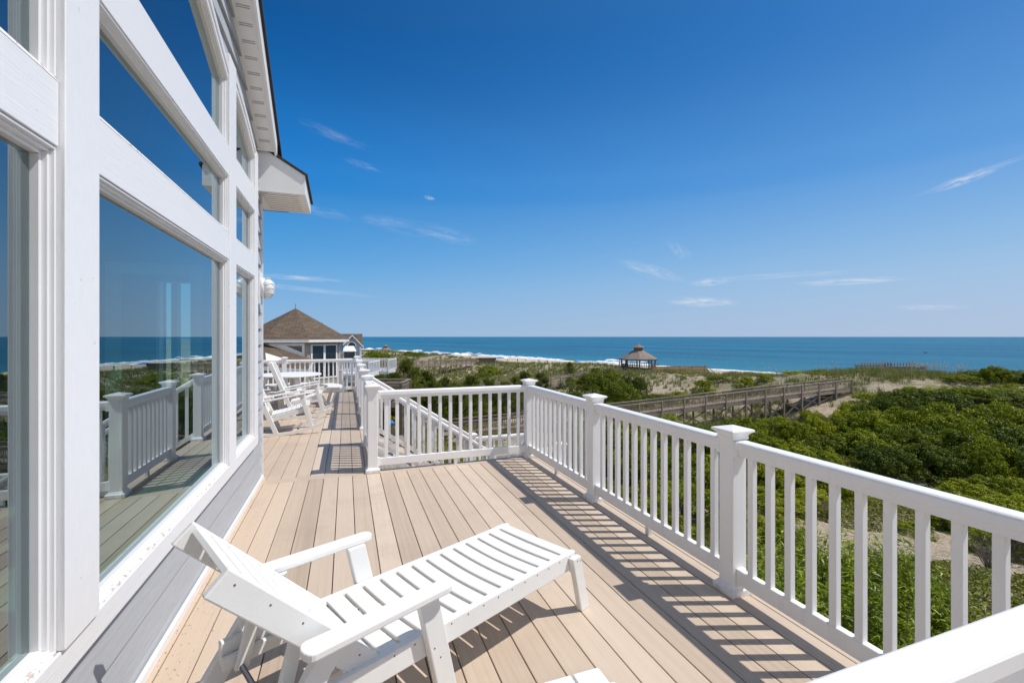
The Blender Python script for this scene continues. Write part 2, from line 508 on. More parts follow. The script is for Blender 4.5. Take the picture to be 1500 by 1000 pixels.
# sand with litter and low growth
def mat_ground():
    m, nt, b = new_mat('dune_sand')
    v = coords(nt)
    n1 = noise(nt, v, 0.35, 8, 0.65)
    n2 = noise(nt, v, 3.2, 6, 0.7)
    n3 = noise(nt, v, 18.0, 4, 0.7)
    sand = ramp(nt, n2, [(0.3, (0.42, 0.33, 0.235)), (0.7, (0.60, 0.50, 0.385))])
    litter = nmath(nt, 'GREATER_THAN', nmath(nt, 'ADD', nmath(nt, 'MULTIPLY', n3, 0.6), nmath(nt, 'MULTIPLY', n2, 0.4)), 0.505)
    c1 = mixcol(nt, nmath(nt, 'MULTIPLY', litter, 0.62), sand, (0.16, 0.115, 0.07))
    att = nt.nodes.new('ShaderNodeAttribute')
    att.attribute_name = 'growth'
    g = nmath(nt, 'ADD', att.outputs['Fac'], nmath(nt, 'MULTIPLY_ADD', n1, 1.6, -0.85))
    g = nmath(nt, 'ADD', g, nmath(nt, 'MULTIPLY_ADD', n2, 1.0, -0.5))
    g = nmath(nt, 'MINIMUM', nmath(nt, 'MAXIMUM', nmath(nt, 'MULTIPLY_ADD', g, 2.5, -0.6), 0.0), 0.9)
    green = ramp(nt, n3, [(0.3, (0.07, 0.085, 0.025)), (0.7, (0.20, 0.19, 0.075))])
    c2 = mixcol(nt, g, c1, green)
    att2 = nt.nodes.new('ShaderNodeAttribute')
    att2.attribute_name = 'beach'
    bsand = ramp(nt, n1, [(0.3, (0.44, 0.36, 0.27)), (0.7, (0.52, 0.43, 0.33))])
    c3 = mixcol(nt, att2.outputs['Fac'], c2, bsand)
    nt.links.new(c3, b.inputs['Base Color'])
    b.inputs['Roughness'].default_value = 0.95
    bump(nt, b, nmath(nt, 'ADD', n2, n3), 0.8, 0.08)
    return m
MAT['ground'] = mat_ground()

def mat_sea():
    m, nt, b = new_mat('sea_water')
    tc = nt.nodes.new('ShaderNodeTexCoord')
    mp = nt.nodes.new('ShaderNodeMapping')
    mp.inputs['Rotation'].default_value = (0, 0, R(-17.5))
    nt.links.new(tc.outputs['Object'], mp.inputs['Vector'])
    sx = nt.nodes.new('ShaderNodeSeparateXYZ')
    nt.links.new(mp.outputs[0], sx.inputs[0])
    def stretched(sc):
        k = nt.nodes.new('ShaderNodeMapping')
        k.inputs['Scale'].default_value = sc
        nt.links.new(mp.outputs[0], k.inputs['Vector'])
        return k.outputs[0]
    a = noise(nt, stretched((0.05, 0.006, 1)), 1.0, 7, 0.65)
    c = noise(nt, stretched((0.012, 0.0016, 1)), 1.0, 4, 0.55)
    f = nmath(nt, 'ADD', nmath(nt, 'MULTIPLY', a, 0.5), nmath(nt, 'MULTIPLY', c, 0.5))
    deep = ramp(nt, f, [(0.40, (0.0, 0.056, 0.120)), (0.5, (0.001, 0.104, 0.186)), (0.60, (0.005, 0.165, 0.245))])
    # paler, greener water over the sand bar
    s0 = nmath(nt, 'MULTIPLY_ADD', sx.outputs[0], -1 / 260.0, 430 / 260.0)
    s0 = nmath(nt, 'MINIMUM', nmath(nt, 'MAXIMUM', s0, 0.0), 1.0)
    col = mixcol(nt, nmath(nt, 'MULTIPLY', s0, 0.4), deep, (0.035, 0.20, 0.26))
    nt.links.new(col, b.inputs['Base Color'])
    b.inputs['Roughness'].default_value = 0.32
    b.inputs['Specular IOR Level'].default_value = 0.14
    h = noise(nt, stretched((0.45, 0.14, 1)), 1.0, 6, 0.65)
    bump(nt, b, h, 0.8, 1.2)
    return m
MAT['sea'] = mat_sea()

def mat_foam():
    m, nt, b = new_mat('sea_foam')
    v = coords(nt)
    f = noise(nt, v, 0.5, 5)
    nt.links.new(ramp(nt, f, [(0.3, (0.70, 0.74, 0.76)), (0.7, (0.86, 0.87, 0.87))]), b.inputs['Base Color'])
    b.inputs['Roughness'].default_value = 0.8
    return m
MAT['foam'] = mat_foam()

# ------------------------------------------------------------------ mesh helpers
class MB:
    """collects shapes and links them as ONE mesh object"""
    def __init__(s):
        s.v, s.f, s.uv = [], [], {}
    def face(s, pts, uv=None):
        i = len(s.v)
        s.v += [tuple(p) for p in pts]
        s.f.append(tuple(range(i, i + len(pts))))
        if uv:
            s.uv[len(s.f) - 1] = uv
    def hull8(s, b, t):
        i = len(s.v)
        s.v += [tuple(p) for p in b] + [tuple(p) for p in t]
        n = len(b)
        s.f.append(tuple(i + k for k in reversed(range(n))))
        s.f.append(tuple(i + n + k for k in range(n)))
        for k in range(n):
            j = (k + 1) % n
            s.f.append((i + k, i + j, i + n + j, i + n + k))
        return s
    def box(s, x0, x1, y0, y1, z0, z1):
        s.hull8([(x0, y0, z0), (x1, y0, z0), (x1, y1, z0), (x0, y1, z0)],
                [(x0, y0, z1), (x1, y0, z1), (x1, y1, z1), (x0, y1, z1)])
        return s
    def bar(s, p, q, w, h, up=(0, 0, 1)):
        """square bar from p to q; w across, h along the up direction"""
        p, q = Vector(p), Vector(q)
        d = (q - p).normalized()
        up = Vector(up)
        sd = d.cross(up)
        if sd.length < 1e-5:
            sd = d.cross(Vector((1, 0, 0)))
        sd.normalize()
        u = sd.cross(d).normalized()
        o = [sd * (-w / 2) + u * (-h / 2), sd * (w / 2) + u * (-h / 2), sd * (w / 2) + u * (h / 2), sd * (-w / 2) + u * (h / 2)]
        s.hull8([p + k for k in o], [q + k for k in o])
        return s
    def prism(s, prof, p, q, side, up=(0, 0, 1)):
        """profile [(across, up)] swept from p to q"""
        p, q, side, up = Vector(p), Vector(q), Vector(side), Vector(up)
        s.hull8([p + side * a + up * b for a, b in prof], [q + side * a + up * b for a, b in prof])
        return s
    def rings(s, rs, cx=0, cy=0, n=4, rot=None):
        """stack of regular rings [(half_width, z)], square by default"""
        rot = math.pi / n if rot is None else rot
        k = 1 / math.cos(math.pi / n)
        i0 = len(s.v)
        for hw, z in rs:
            for a in range(n):
                t = rot + 2 * math.pi * a / n
                s.v.append((cx + hw * k * math.cos(t), cy + hw * k * math.sin(t), z))
        m = len(rs)
        s.f.append(tuple(i0 + a for a in reversed(range(n))))
        s.f.append(tuple(i0 + (m - 1) * n + a for a in range(n)))
        for r in range(m - 1):
            for a in range(n):
                b = (a + 1) % n
                s.f.append((i0 + r * n + a, i0 + r * n + b, i0 + (r + 1) * n + b, i0 + (r + 1) * n + a))
        return s
    def tube(s, pts, rad, n=8):
        pts = [Vector(p) for p in pts]
        if not isinstance(rad, (list, tuple)):
            rad = [rad] * len(pts)
        i0 = len(s.v)
        for k, p in enumerate(pts):
            d = (pts[min(k + 1, len(pts) - 1)] - pts[max(k - 1, 0)]).normalized()
            a = d.orthogonal().normalized()
            b = d.cross(a)
            for j in range(n):
                t = 2 * math.pi * j / n
                s.v.append(tuple(p + (a * math.cos(t) + b * math.sin(t)) * rad[k]))
        for k in range(len(pts) - 1):
            for j in range(n):
                j2 = (j + 1) % n
                s.f.append((i0 + k * n + j, i0 + k * n + j2, i0 + (k + 1) * n + j2, i0 + (k + 1) * n + j))
        s.f.append(tuple(i0 + j for j in reversed(range(n))))
        s.f.append(tuple(i0 + (len(pts) - 1) * n + j for j in range(n)))
        return s
    def mesh(s, name, m, bevel=0.0, seg=1, smooth=False):
        me = bpy.data.meshes.new(name)
        me.from_pydata(s.v, [], s.f)
        if s.uv:
            ul = me.uv_layers.new(name='UVMap')
            for fi, uvs in s.uv.items():
                p = me.polygons[fi]
                for li, c in zip(p.loop_indices, uvs):
                    ul.data[li].uv = c
        bm = bmesh.new()
        bm.from_mesh(me)
        if not s.uv:
            bmesh.ops.recalc_face_normals(bm, faces=bm.faces)
        if bevel:
            es = [e for e in bm.edges if len(e.link_faces) == 2 and e.calc_face_angle() > 0.5]
            bmesh.ops.bevel(bm, geom=es, offset=bevel, segments=seg, profile=0.5, affect='EDGES', clamp_overlap=True)
        bm.to_mesh(me)
        bm.free()
        if m is not None:
            me.materials.append(m)
        if smooth:
            for p in me.polygons:
                p.use_smooth = True
        return me
    def build(s, name, m, parent=None, bevel=0.0, seg=1, smooth=False):
        return link(name, s.mesh(name, m, bevel, seg, smooth), parent)

def link(name, me, parent=None, loc=None, rotz=None):
    o = bpy.data.objects.new(name, me)
    COL.objects.link(o)
    if parent is not None:
        o.parent = parent
    if loc is not None:
        o.location = loc
    if rotz is not None:
        o.rotation_euler = (0, 0, rotz)
    return o

def tag(o, label=None, cat=None, group=None, kind=None):
    for k, x in (('label', label), ('category', cat), ('group', group), ('kind', kind)):
        if x:
            o[k] = x
    return o

def empty(name, loc=(0, 0, 0), rotz=0.0, label=None, cat=None, group=None):
    o = bpy.data.objects.new(name, None)
    COL.objects.link(o)
    o.location = loc
    o.rotation_euler = (0, 0, rotz)
    o.empty_display_size = 0.1
    return tag(o, label, cat, group)

def children(o):
    return [c for c in bpy.data.objects if c.parent == o]

def copy_tree(o, parent=None, kids=None):
    c = o.copy()
    COL.objects.link(c)
    if parent is not None:
        c.parent = parent
    for ch in children(o):
        copy_tree(ch, c)
    return c

# value noise on arrays
_rs = np.random.RandomState(7)
_tab = _rs.rand(256, 256)
def vnoise(x, y):
    x, y = np.asarray(x, float), np.asarray(y, float)
    xi, yi = np.floor(x).astype(int), np.floor(y).astype(int)
    fx, fy = x - xi, y - yi
    fx, fy = fx * fx * (3 - 2 * fx), fy * fy * (3 - 2 * fy)
    g = lambda a, b: _tab[a % 256, b % 256]
    return (g(xi, yi) * (1 - fx) + g(xi + 1, yi) * fx) * (1 - fy) + (g(xi, yi + 1) * (1 - fx) + g(xi + 1, yi + 1) * fx) * fy
def fbm(x, y, o=4):
    t, a, s = 0, 0.5, 0
    for k in range(o):
        t = t + a * vnoise(x * 2 ** k + 17 * k, y * 2 ** k + 31 * k)
        s += a
        a *= 0.5
    return t / s

# ------------------------------------------------------------------ the land: s runs from the house to the sea
SEA_Z = EYE - 12.5
def s_of(x, y):
    return 0.95 * x + 0.312 * y
def ground(x, y, detail=True):
    x, y = np.asarray(x, float), np.asarray(y, float)
    s = s_of(x, y)
    crest = np.interp(y, [-50, 0, 20, 27, 34, 46, 56, 70, 86, 100, 116, 128, 142, 160, 220, 500], [-4.8, -4.8, -4.75, -4.65, -4.4, -4.9, -6.1, -6.4, -5.95, -6.15, -6.75, -6.4, -6.4, -5.9, -5.7, -5.6])
    ks = [-60, 15, 30, 45, 58, 70, 82, 95, 130, 167, 230, 700]
    zs = [-8.3, -8.2, -8.1, -7.4, None, None, None, -10.7, -11.6, -12.5, -14.5, -20]
    z = np.interp(s, [k for k, q in zip(ks, zs) if q is not None], [q for q in zs if q is not None])
    # crest profile blended in
    prof = np.interp(s, [30, 47, 58, 66, 72, 82, 95], [0, 0.08, 0.56, 0.90, 1.0, 0.62, 0])
    low = np.interp(s, [30, 45, 95], [-8.1, -8.1, -10.7])
    zc = low + (crest - low) * prof
    use = (s > 30) & (s < 95)
    z = np.where(use, zc, z)
    if detail:
        amp = np.interp(s, [-10, 5, 30, 50, 75, 95, 120], [0.1, 0.35, 0.5, 0.75, 0.8, 0.3, 0.05])
        amp = amp * np.interp(y, [55, 85], [1.0, 0.5])
        z = z - 1.5 * np.exp(-((x - 25) / 15) ** 2 - ((y - 101) / 18) ** 2)
        z = z - 0.9 * np.exp(-((x - 39) / 9) ** 2 - ((y - 34.5) / 4) ** 2)
        z = z - 1.0 * np.exp(-((x - 44.5) / 6.5) ** 2 - ((y - 51.5) / 6) ** 2)
        z = z - 0.6 * np.exp(-((x - 41) / 10) ** 2 - ((y - 19) / 10) ** 2)
        z = z + np.interp(s, [52, 66, 78, 88], [0, 1, 1, 0]) * np.interp(y, [55, 75], [1.3, 0.5]) * (vnoise(x * .16 + 7.3, y * .16 + 2.1) - .5)
        z = z + amp * 2.0 * (fbm(x * 0.11, y * 0.11) - 0.5) + amp * 0.5 * (fbm(x * 0.5 + 9, y * 0.5) - 0.5)
    return z + EYE
def gz(x, y):
    return float(ground(x, y))
# ================================================================== SETTING
def make_terrain():
    xs = np.concatenate([np.linspace(-700, -60, 24)[:-1], np.linspace(-60, 0, 30)[:-1], np.linspace(0, 110, 180)[:-1], np.linspace(110, 330, 60)])
    ys = np.concatenate([np.linspace(-300, -20, 20)[:-1], np.linspace(-20, 120, 190)[:-1], np.linspace(120, 320, 100)[:-1], np.linspace(320, 3000, 60)])
    X, Y = np.meshgrid(xs, ys)
    Xs = X - 0.33 * np.clip(Y - 0, 0, 1e9) * 0.0
    Z = ground(Xs, Y)
    nx, ny = len(xs), len(ys)
    co = np.stack([Xs.ravel(), Y.ravel(), Z.ravel()], 1)
    i = np.arange(nx * ny).reshape(ny, nx)
    f = np.stack([i[:-1, :-1].ravel(), i[:-1, 1:].ravel(), i[1:, 1:].ravel(), i[1:, :-1].ravel()], 1)
    me = bpy.data.meshes.new('ground')
    me.from_pydata(co.tolist(), [], f.tolist())
    s = s_of(co[:, 0], co[:, 1])
    growth = np.interp(s, [-20, 0, 12, 20, 32, 42, 55, 75, 88], [0.3, 0.25, 0.12, 0.22, 0.5, 0.42, 0.36, 0.5, 0.0])
    growth += 0.5 * (fbm(co[:, 0] * 0.12 + 40, co[:, 1] * 0.12) - 0.5)
    beach = np.interp(s, [82, 92], [0, 1])
    for nm, arr in (('growth', growth), ('beach', beach)):
        a = me.attributes.new(nm, 'FLOAT', 'POINT')
        a.data.foreach_set('value', arr.astype(np.float32))
    me.materials.append(MAT['ground'])
    for p in me.polygons:
        p.use_smooth = True
    return tag(link('ground', me), 'sandy dune land with sparse grass between house and sea', 'ground', kind='structure')
make_terrain()

# the sea: one sheet out to the horizon
mb = MB()
xs = [-3000, 0, 120, 240, 500, 1200, 4000, 12000, 40000]
ys = [-40000, -12000, -3000, -500, 0, 300, 800, 2000, 6000, 15000, 60000]
for a, b in zip(xs, xs[1:]):
    for c, d in zip(ys, ys[1:]):
        if s_of(b, d) > 120:
            mb.face([(a, c, SEA_Z), (b, c, SEA_Z), (b, d, SEA_Z), (a, d, SEA_Z)])
tag(mb.build('sea', MAT['sea']), 'deep blue ocean reaching the horizon', 'sea', kind='structure')

def coast(s, t):
    """point at distance s from the house line, t along the shore"""
    return Vector((0.95 * s - 0.312 * t, 0.312 * s + 0.95 * t, 0))

# breaking surf: lumpy ridges of foam along the shore
def surf():
    rnd = np.random.RandomState(3)
    v, f = [], []
    for (s0, amp, wid, hgt, thr) in ((168.5, 2.5, 2.4, 0.08, 0.0), (175, 4, 2.4, 0.5, 0.38), (187, 5, 1.7, 0.9, 0.54)):
        tt = np.arange(118 if s0 > 170 else 60, 900, 1.5)
        n = fbm(tt * 0.03 + s0, tt * 0 + s0 * 1.7, 3)
        on = np.clip((fbm(tt * 0.035 + s0 * 3, tt * 0 + 5.5 + s0, 3) - thr) * 7, 0, 1)
        prev = None
        for k, t in enumerate(tt):
            if on[k] <= 0.03:
                prev = None
                continue
            c = s0 + amp * (n[k] - 0.5) * 2
            w, h = wid * (0.4 + 0.8 * rnd.rand()) * on[k], hgt * (0.35 + 0.9 * rnd.rand()) * on[k]
            i = len(v)
            for ds, z in ((-w * 1.6, 0.03), (-w * 0.5, h * 0.55), (0.1, h), (w * 0.6, h * 0.4), (w * 1.1, 0.0)):
                p = coast(c + ds, t)
                v.append((p.x, p.y, SEA_Z + 0.05 + z))
            if prev is not None:
                for j in range(4):
                    f.append((prev + j, prev + j + 1, i + j + 1, i + j))
            prev = i
    me = bpy.data.meshes.new('surf')
    me.from_pydata(v, [], f)
    me.materials.append(MAT['foam'])
    return tag(link('surf', me), 'white breaking surf along the beach', 'surf', kind='stuff')
surf()

# ------------------------------------------------------------------ deck
PITCH, PH = 0.1475, 0.2126
XW = -0.87                       # face of the house wall
def deck_boards():
    mb = MB()
    gap = 0.0058
    def run(x_lo, x_hi, y0, y1):
        k0 = int(math.floor((x_lo - PH) / PITCH))
        k = k0
        while PH + k * PITCH < x_hi - 0.01:
            a, b = max(x_lo, PH + k * PITCH + gap / 2), min(x_hi, PH + (k + 1) * PITCH - gap / 2)
            if b - a > 0.02:
                mb.box(a, b, y0, y1, -0.025, 0.0)
            k += 1
    run(XW + 0.012, 2.36, -1.2, 5.385)
    mb.box(XW + 0.012, 2.36, 5.391, 5.525, -0.025, 0.0)
    run(-3.6, 0.36, 5.531, 13.72)
    o = mb.build('deck', MAT['deck'], None, 0.002)
    return tag(o, 'tan composite board deck of the beach house', 'deck', kind='structure')
deck = deck_boards()
mb = MB()
mb.box(XW - 3, 2.33, -1.15, 5.5, -0.30, -0.032)
mb.box(-3.55, 0.33, 5.5, 13.68, -0.30, -0.032)
mb.build('deck_frame', MAT['joist'], deck)
mb = MB()
mb.box(2.332, 2.36, -1.2, 5.52, -0.29, -0.028)
mb.box(0.335, 2.331, 5.503, 5.525, -0.29, -0.028)
mb.box(0.335, 0.36, 5.528, 13.72, -0.29, -0.028)
mb.build('rim_board', MAT['fascia'], deck)
mb = MB()
for x, y in ((2.2, -1), (2.2, 2.1), (2.2, 5.4), (0.2, 9), (0.2, 13.5)):
    mb.box(x - .08, x + .08, y - .08, y + .08, gz(x, y) - 0.3, -0.3)
mb.build('support_post', MAT['oldwood'], deck)

# ------------------------------------------------------------------ railings
POST_ME = MB().rings([(0.054, 0.0), (0.054, 0.96)]).mesh('post', MAT['vinyl'], 0.004)
CAP_ME = MB().rings([(0.058, 0.928), (0.063, 0.934), (0.063, 0.944), (0.060, 0.948), (0.066, 0.962), (0.080, 0.974), (0.087, 0.976), (0.087, 0.988),
                     (0.080, 0.992), (0.001, 1.012)]).mesh('post_cap', MAT['vinyl'], 0.0015)
SKIRT_ME = MB().rings([(0.080, 0.0), (0.080, 0.034), (0.074, 0.040), (0.066, 0.044), (0.060, 0.056), (0.056, 0.058)]).mesh('post_base', MAT['vinyl'], 0.0015)
BAL_ME = MB().box(-.0185, .0185, -.0185, .0185, 0.150, 0.850).mesh('baluster', MAT['vinyl'], 0.003)
RAIL_PROF = [(-.037, .842), (-.037, .872), (-.045, .880), (-.045, .914), (-.041, .922), (-.032, .928), (.032, .928), (.041, .922), (.045, .914), (.045, .880), (.037, .872), (.037, .842)]
LOW_PROF = [(-.022, .068), (-.022, .150), (-.018, .156), (.018, .156), (.022, .150), (.022, .068)]

def put_post(root, p, z=0.0):
    o = link('post', POST_ME, root, (p[0], p[1], z))
    link('post_cap', CAP_ME, o)
    link('post_base', SKIRT_ME, o)

def railing(label, p, q, posts, n_bal=None, skip_posts=(), first=True, group='white deck railings'):
    """posts: distances along p->q; sections between consecutive posts"""
    p, q = Vector((*p, 0)), Vector((*q, 0))
    d = (q - p).normalized()
    sd = Vector((d.y, -d.x, 0))
    root = empty('deck_railing', p, 0, label, 'railing', group)
    for i, t in enumerate(posts):
        if i not in skip_posts:
            put_post(root, d * t)
    for i, (a, b) in enumerate(zip(posts, posts[1:])):
        A, B = d * (a + 0.054), d * (b - 0.054)
        MB().prism(RAIL_PROF, A, B, sd).build('top_rail', MAT['vinyl'], root, 0.002)
        MB().prism(LOW_PROF, A, B, sd).build('bottom_rail', MAT['vinyl'], root, 0.002)
        for e, s in ((A, 1), (B, -1)):
            c = e + d * (s * 0.012)
            for z0, z1, w in ((0.834, 0.925, 0.051), (0.062, 0.162, 0.028)):
                MB().hull8([c + d * u + sd * k + Vector((0, 0, z0)) for u, k in ((-.012, -w), (.012, -w), (.012, w), (-.012, w))],
                           [c + d * u + sd * k + Vector((0, 0, z1)) for u, k in ((-.012, -w), (.012, -w), (.012, w), (-.012, w))]).build('rail_bracket', MAT['vinyl'], root, 0.002)
        m = (A + B) / 2
        MB().box(m.x - .018, m.x + .018, m.y - .018, m.y + .018, 0, 0.068).build('support_foot', MAT['vinyl'], root)
        n = n_bal[i] if n_bal else max(2, round((b - a - 0.108) / 0.1175) - 1)
        L = (b - a - 0.108)
        rz = math.atan2(d.y, d.x)
        for k in range(n):
            c = A + d * (L * (k + 0.75) / (n + 0.5))
            link('baluster', BAL_ME, root, c, rz)
    return root

XR, YB, XL = 2.225, 5.47, 0.285
railing('long white railing on the ocean side of the wide deck, casting barred shade', (XR, YB), (XR, -1.1), [0, 1.66, 3.31, 4.91, 6.4])
railing('short white railing across the far end of the wide deck', (XL, YB), (XR, YB), [0, XR - XL], [14], skip_posts=(1,))
railing('white railing close below the camera, only its smooth top rail showing', (XR, 0.555), (XW + 0.05, 0.555), [0, 1.9, 3.04], skip_posts=(0, 2))
railing('short white railing beside the narrow deck, between wide deck and stair opening', (XL, YB), (XL, 6.83), [0, 1.36], skip_posts=(0,))
railing('white railing along the narrow deck past the stair opening', (XL, 8.02), (XL, 13.6), [0, 1.62, 3.3, 5.58])
railing('white railing across the end of the narrow deck before the neighbouring house', (XL, 13.6), (-3.6, 13.6), [0, 1.85, 3.85], skip_posts=(0,))

# stairs going down from the narrow deck towards the sea
def stairs():
    root = empty('deck_stairs', (XL, 6.83, 0), 0, 'white railed stairs going down from the narrow deck to a landing', 'stairs')
    run, drop = 1.86, -1.2
    n = 7
    for y in (0.0, 1.19):
        a, b = Vector((0.054, y, 0)), Vector((run - 0.05, y, drop * (run - 0.10) / run))
        o = Vector((0, 1, 0))
        up = Vector((0, 0, 1))
        MB().prism(RAIL_PROF, a, b, o).build('stair_rail', MAT['vinyl'], root, 0.002)
        MB().prism([(-.022, .045), (-.022, .125), (.022, .125), (.022, .045)], a, b, o).build('stair_low_rail', MAT['vinyl'], root)
        MB().prism([(-.03, -.26), (-.03, .0), (.03, .0), (.03, -.26)], a, b + (b - a) * 0.05, o).build('stringer', MAT['vinyl'], root)
        for k in range(13):
            f = (k + 0.7) / 13.4
            c = a.lerp(b, f)
            MB().box(c.x - .0185, c.x + .0185, y - .0185, y + .0185, c.z + 0.06, c.z + 0.86).build('baluster', MAT['vinyl'], root)
        put_post(root, (run, y), drop)
    for k in range(n):
        x = 0.08 + run * k / n
        z = drop * (k + 1) / n
        MB().box(x - .02, x + run / n + .015, 0.035, 1.155, z - .03, z).build('tread', MAT['deck'], root)
    # landing
    MB().box(run, run + 1.25, -0.06, 1.25, drop - .06, drop - .02).build('landing', MAT['deck'], root)
    MB().box(run, run + 1.25, -0.05, 1.24, drop - .30, drop - .064).build('landing_frame', MAT['oldwood'], root)
    for y in (0.0, 1.19):
        a, b = Vector((run + .05, y, drop)), Vector((run + 1.2, y, drop))
        MB().prism(RAIL_PROF, a, b, Vector((0, 1, 0))).build('top_rail', MAT['vinyl'], root, 0.002)
        MB().prism(LOW_PROF, a, b, Vector((0, 1, 0))).build('bottom_rail', MAT['vinyl'], root)
        for k in range(8):
            link('baluster', BAL_ME, root, a.lerp(b, (k + .7) / 8.4))
        put_post(root, (run + 1.2, y), drop)
        for x in (run + .06, run + 1.15):
            MB().box(x - .07, x + .07, y - .07 + .0, y + .07, gz(x + XL, y + 6.83) - EYE * 0 - .3, drop - .31).build('landing_post', MAT['oldwood'], root)
stairs()
# ================================================================== BEACH HOUSE (the wall beside the deck)
house = empty('beach_house', (XW, 5.6, 0), 0, 'grey lap sided beach house with tall white framed windows beside the deck', 'house')
def hp(o):
    """children of the house keep their world coordinates"""
    o.location = Vector(o.location) - house.location
    return o
def hbuild(mb, name, m, parent=None, bevel=0.0, smooth=False):
    o = mb.build(name, m, parent or house, bevel, 1, smooth)
    return hp(o) if parent is None else o

YC = 5.60
RAKE = lambda y: 3.57 - 0.66 * (y - 5.3)
ARCH_A = [(2.05, 3.98), (2.6, 3.935), (3.0, 3.85), (3.42, 3.715), (3.7, 3.62), (4.0, 3.51)]
ARCH_B = [(4.25, 3.57), (4.5, 3.51), (4.8, 3.42), (5.08, 3.31)]
def curve(pts, n=18):
    ys = np.array([p[0] for p in pts])
    zs = np.array([p[1] for p in pts])
    c = np.polyfit(ys, zs, 3 if len(pts) > 4 else 2)
    yy = np.linspace(ys[0], ys[-1], n)
    return [(float(y), float(np.polyval(c, y))) for y in yy]

# lap siding
def siding():
    mb = MB()
    e = 0.171
    def board(y0, y1a, y1b, z0, z1):
        mb.hull8([(-.95, y0, z0), (-.95, y1a, z0), (-.866, y1a, z0), (-.866, y0, z0)],
                 [(-.95, y0, z1), (-.95, y1b, z1), (-.889, y1b, z1), (-.889, y0, z1)])
    z = 0.092 - e
    while z < 6.6:
        z0, z1 = max(z, 0.0) + .004, z + e
        yr0, yr1 = min(YC, 5.3 + (3.57 - z0) / .66), min(YC, 5.3 + (3.57 - z1) / .66)
        if z1 <= 0.60:
            board(-1.2, YC, YC, z0, min(z1, 0.50))
        elif z1 < 3.30:
            board(5.24, YC, YC, z0, z1)
        else:
            y0 = -1.2
            for c in (curve(ARCH_A, 40), curve(ARCH_B, 40)):
                for y, zz in c:
                    if zz + 0.10 > z0:
                        y0 = max(y0, y) if zz + .10 > z0 else y0
            if yr1 > y0 + .02:
                board(y0, yr0, yr1, z0, z1)
        z += e
    return hbuild(mb, 'lap_siding', MAT['siding'])
siding()
hbuild(MB().box(-.885, -.856, YC, YC + .028, 0, 3.3), 'corner_board', MAT['trim_v'])
hbuild(MB().box(-.866, -.846, -1.2, YC, 0.002, 0.042), 'base_trim', MAT['white'])
mb = MB()
z = 0.0
while z < 3.1:
    for xa, xb in (((-7, -1.74), (-1.48, -.89)) if .95 < z < 2.1 else ((-7, -.89),)):
        mb.hull8([(xa, YC, z), (xb, YC, z), (xb, YC + .026, z), (xa, YC + .026, z)], [(xa, YC, z + .168), (xb, YC, z + .168), (xb, YC + .012, z + .168), (xa, YC + .012, z + .168)])
    z += .171
hbuild(mb, 'side_wall', MAT['siding'])

# white boards between the windows
XT = -.845
hbuild(MB().box(-.932, XT + .004, -1.2, 5.235, 0.465, 0.562), 'apron_board', MAT['trim_h'], None, 0.002)
hbuild(MB().box(-.932, XT + .016, 1.826, 2.036, 0.5645, 5.2), 'window_post', MAT['trim_v'], None, 0.003)
hbuild(MB().box(-.932, XT + .006, 4.025, 4.245, 0.5645, 3.72), 'window_post', MAT['trim_v'], None, 0.003)
hbuild(MB().box(-.932, XT + .004, 5.085, 5.235, 0.5645, 3.40), 'window_post', MAT['trim_v'], None, 0.003)
for y0, y1 in ((-1.2, 1.823), (2.039, 4.022), (4.248, 5.082)):
    for z0, z1 in ((2.142, 2.345), (2.782, 3.005)):
        hbuild(MB().box(-.932, XT, y0, y1, z0, z1), 'trim_band', MAT['trim_h'], None, 0.002)

RINGS = [(0.010, -.850), (0.011, -.862), (0.012, -.876)]       # stepped window frame: width, face
XP = -.899
def window(y0, y1, z0, z1):
    mb = MB()
    a, b, c, d = y0, y1, z0, z1
    for w, xf in RINGS:
        mb.box(-.932, xf, a, a + w, c + w, d - w)
        mb.box(-.932, xf, b - w, b, c + w, d - w)
        mb.box(-.932, xf, a, b, d - w, d)
        mb.box(-.932, xf - .0005, a, b, c, c + w)
        a, b, c, d = a + w, b - w, c + w, d - w
    f = hbuild(mb, 'window', MAT['frame'], None, 0.002)
    mb = MB()
    mb.face([(XP, a, c), (XP, b, c), (XP, b, d), (XP, a, d)])
    mb.build('pane', MAT['glass'], f)
    s = MB()
    for r in ((a, a + .009, c, d), (b - .009, b, c, d), (a + .009, b - .009, d - .009, d), (a + .009, b - .009, c, c + .009)):
        s.box(XP - .012, XP - .002, *r)
    s.build('glazing_spacer', MAT['spacer'], f)
    k = MB()
    k.hull8([(-.930, y0, z0 - .0), (-.930, y1, z0 - .0), (-.846, y1, z0 - .0), (-.846, y0, z0 - .0)],
            [(-.930, a, c + .006), (-.930, b, c + .006), (-.850, b, z0 + .012), (-.850, a, z0 + .012)])
    k.build('sill', MAT['sill'], f)
    return f
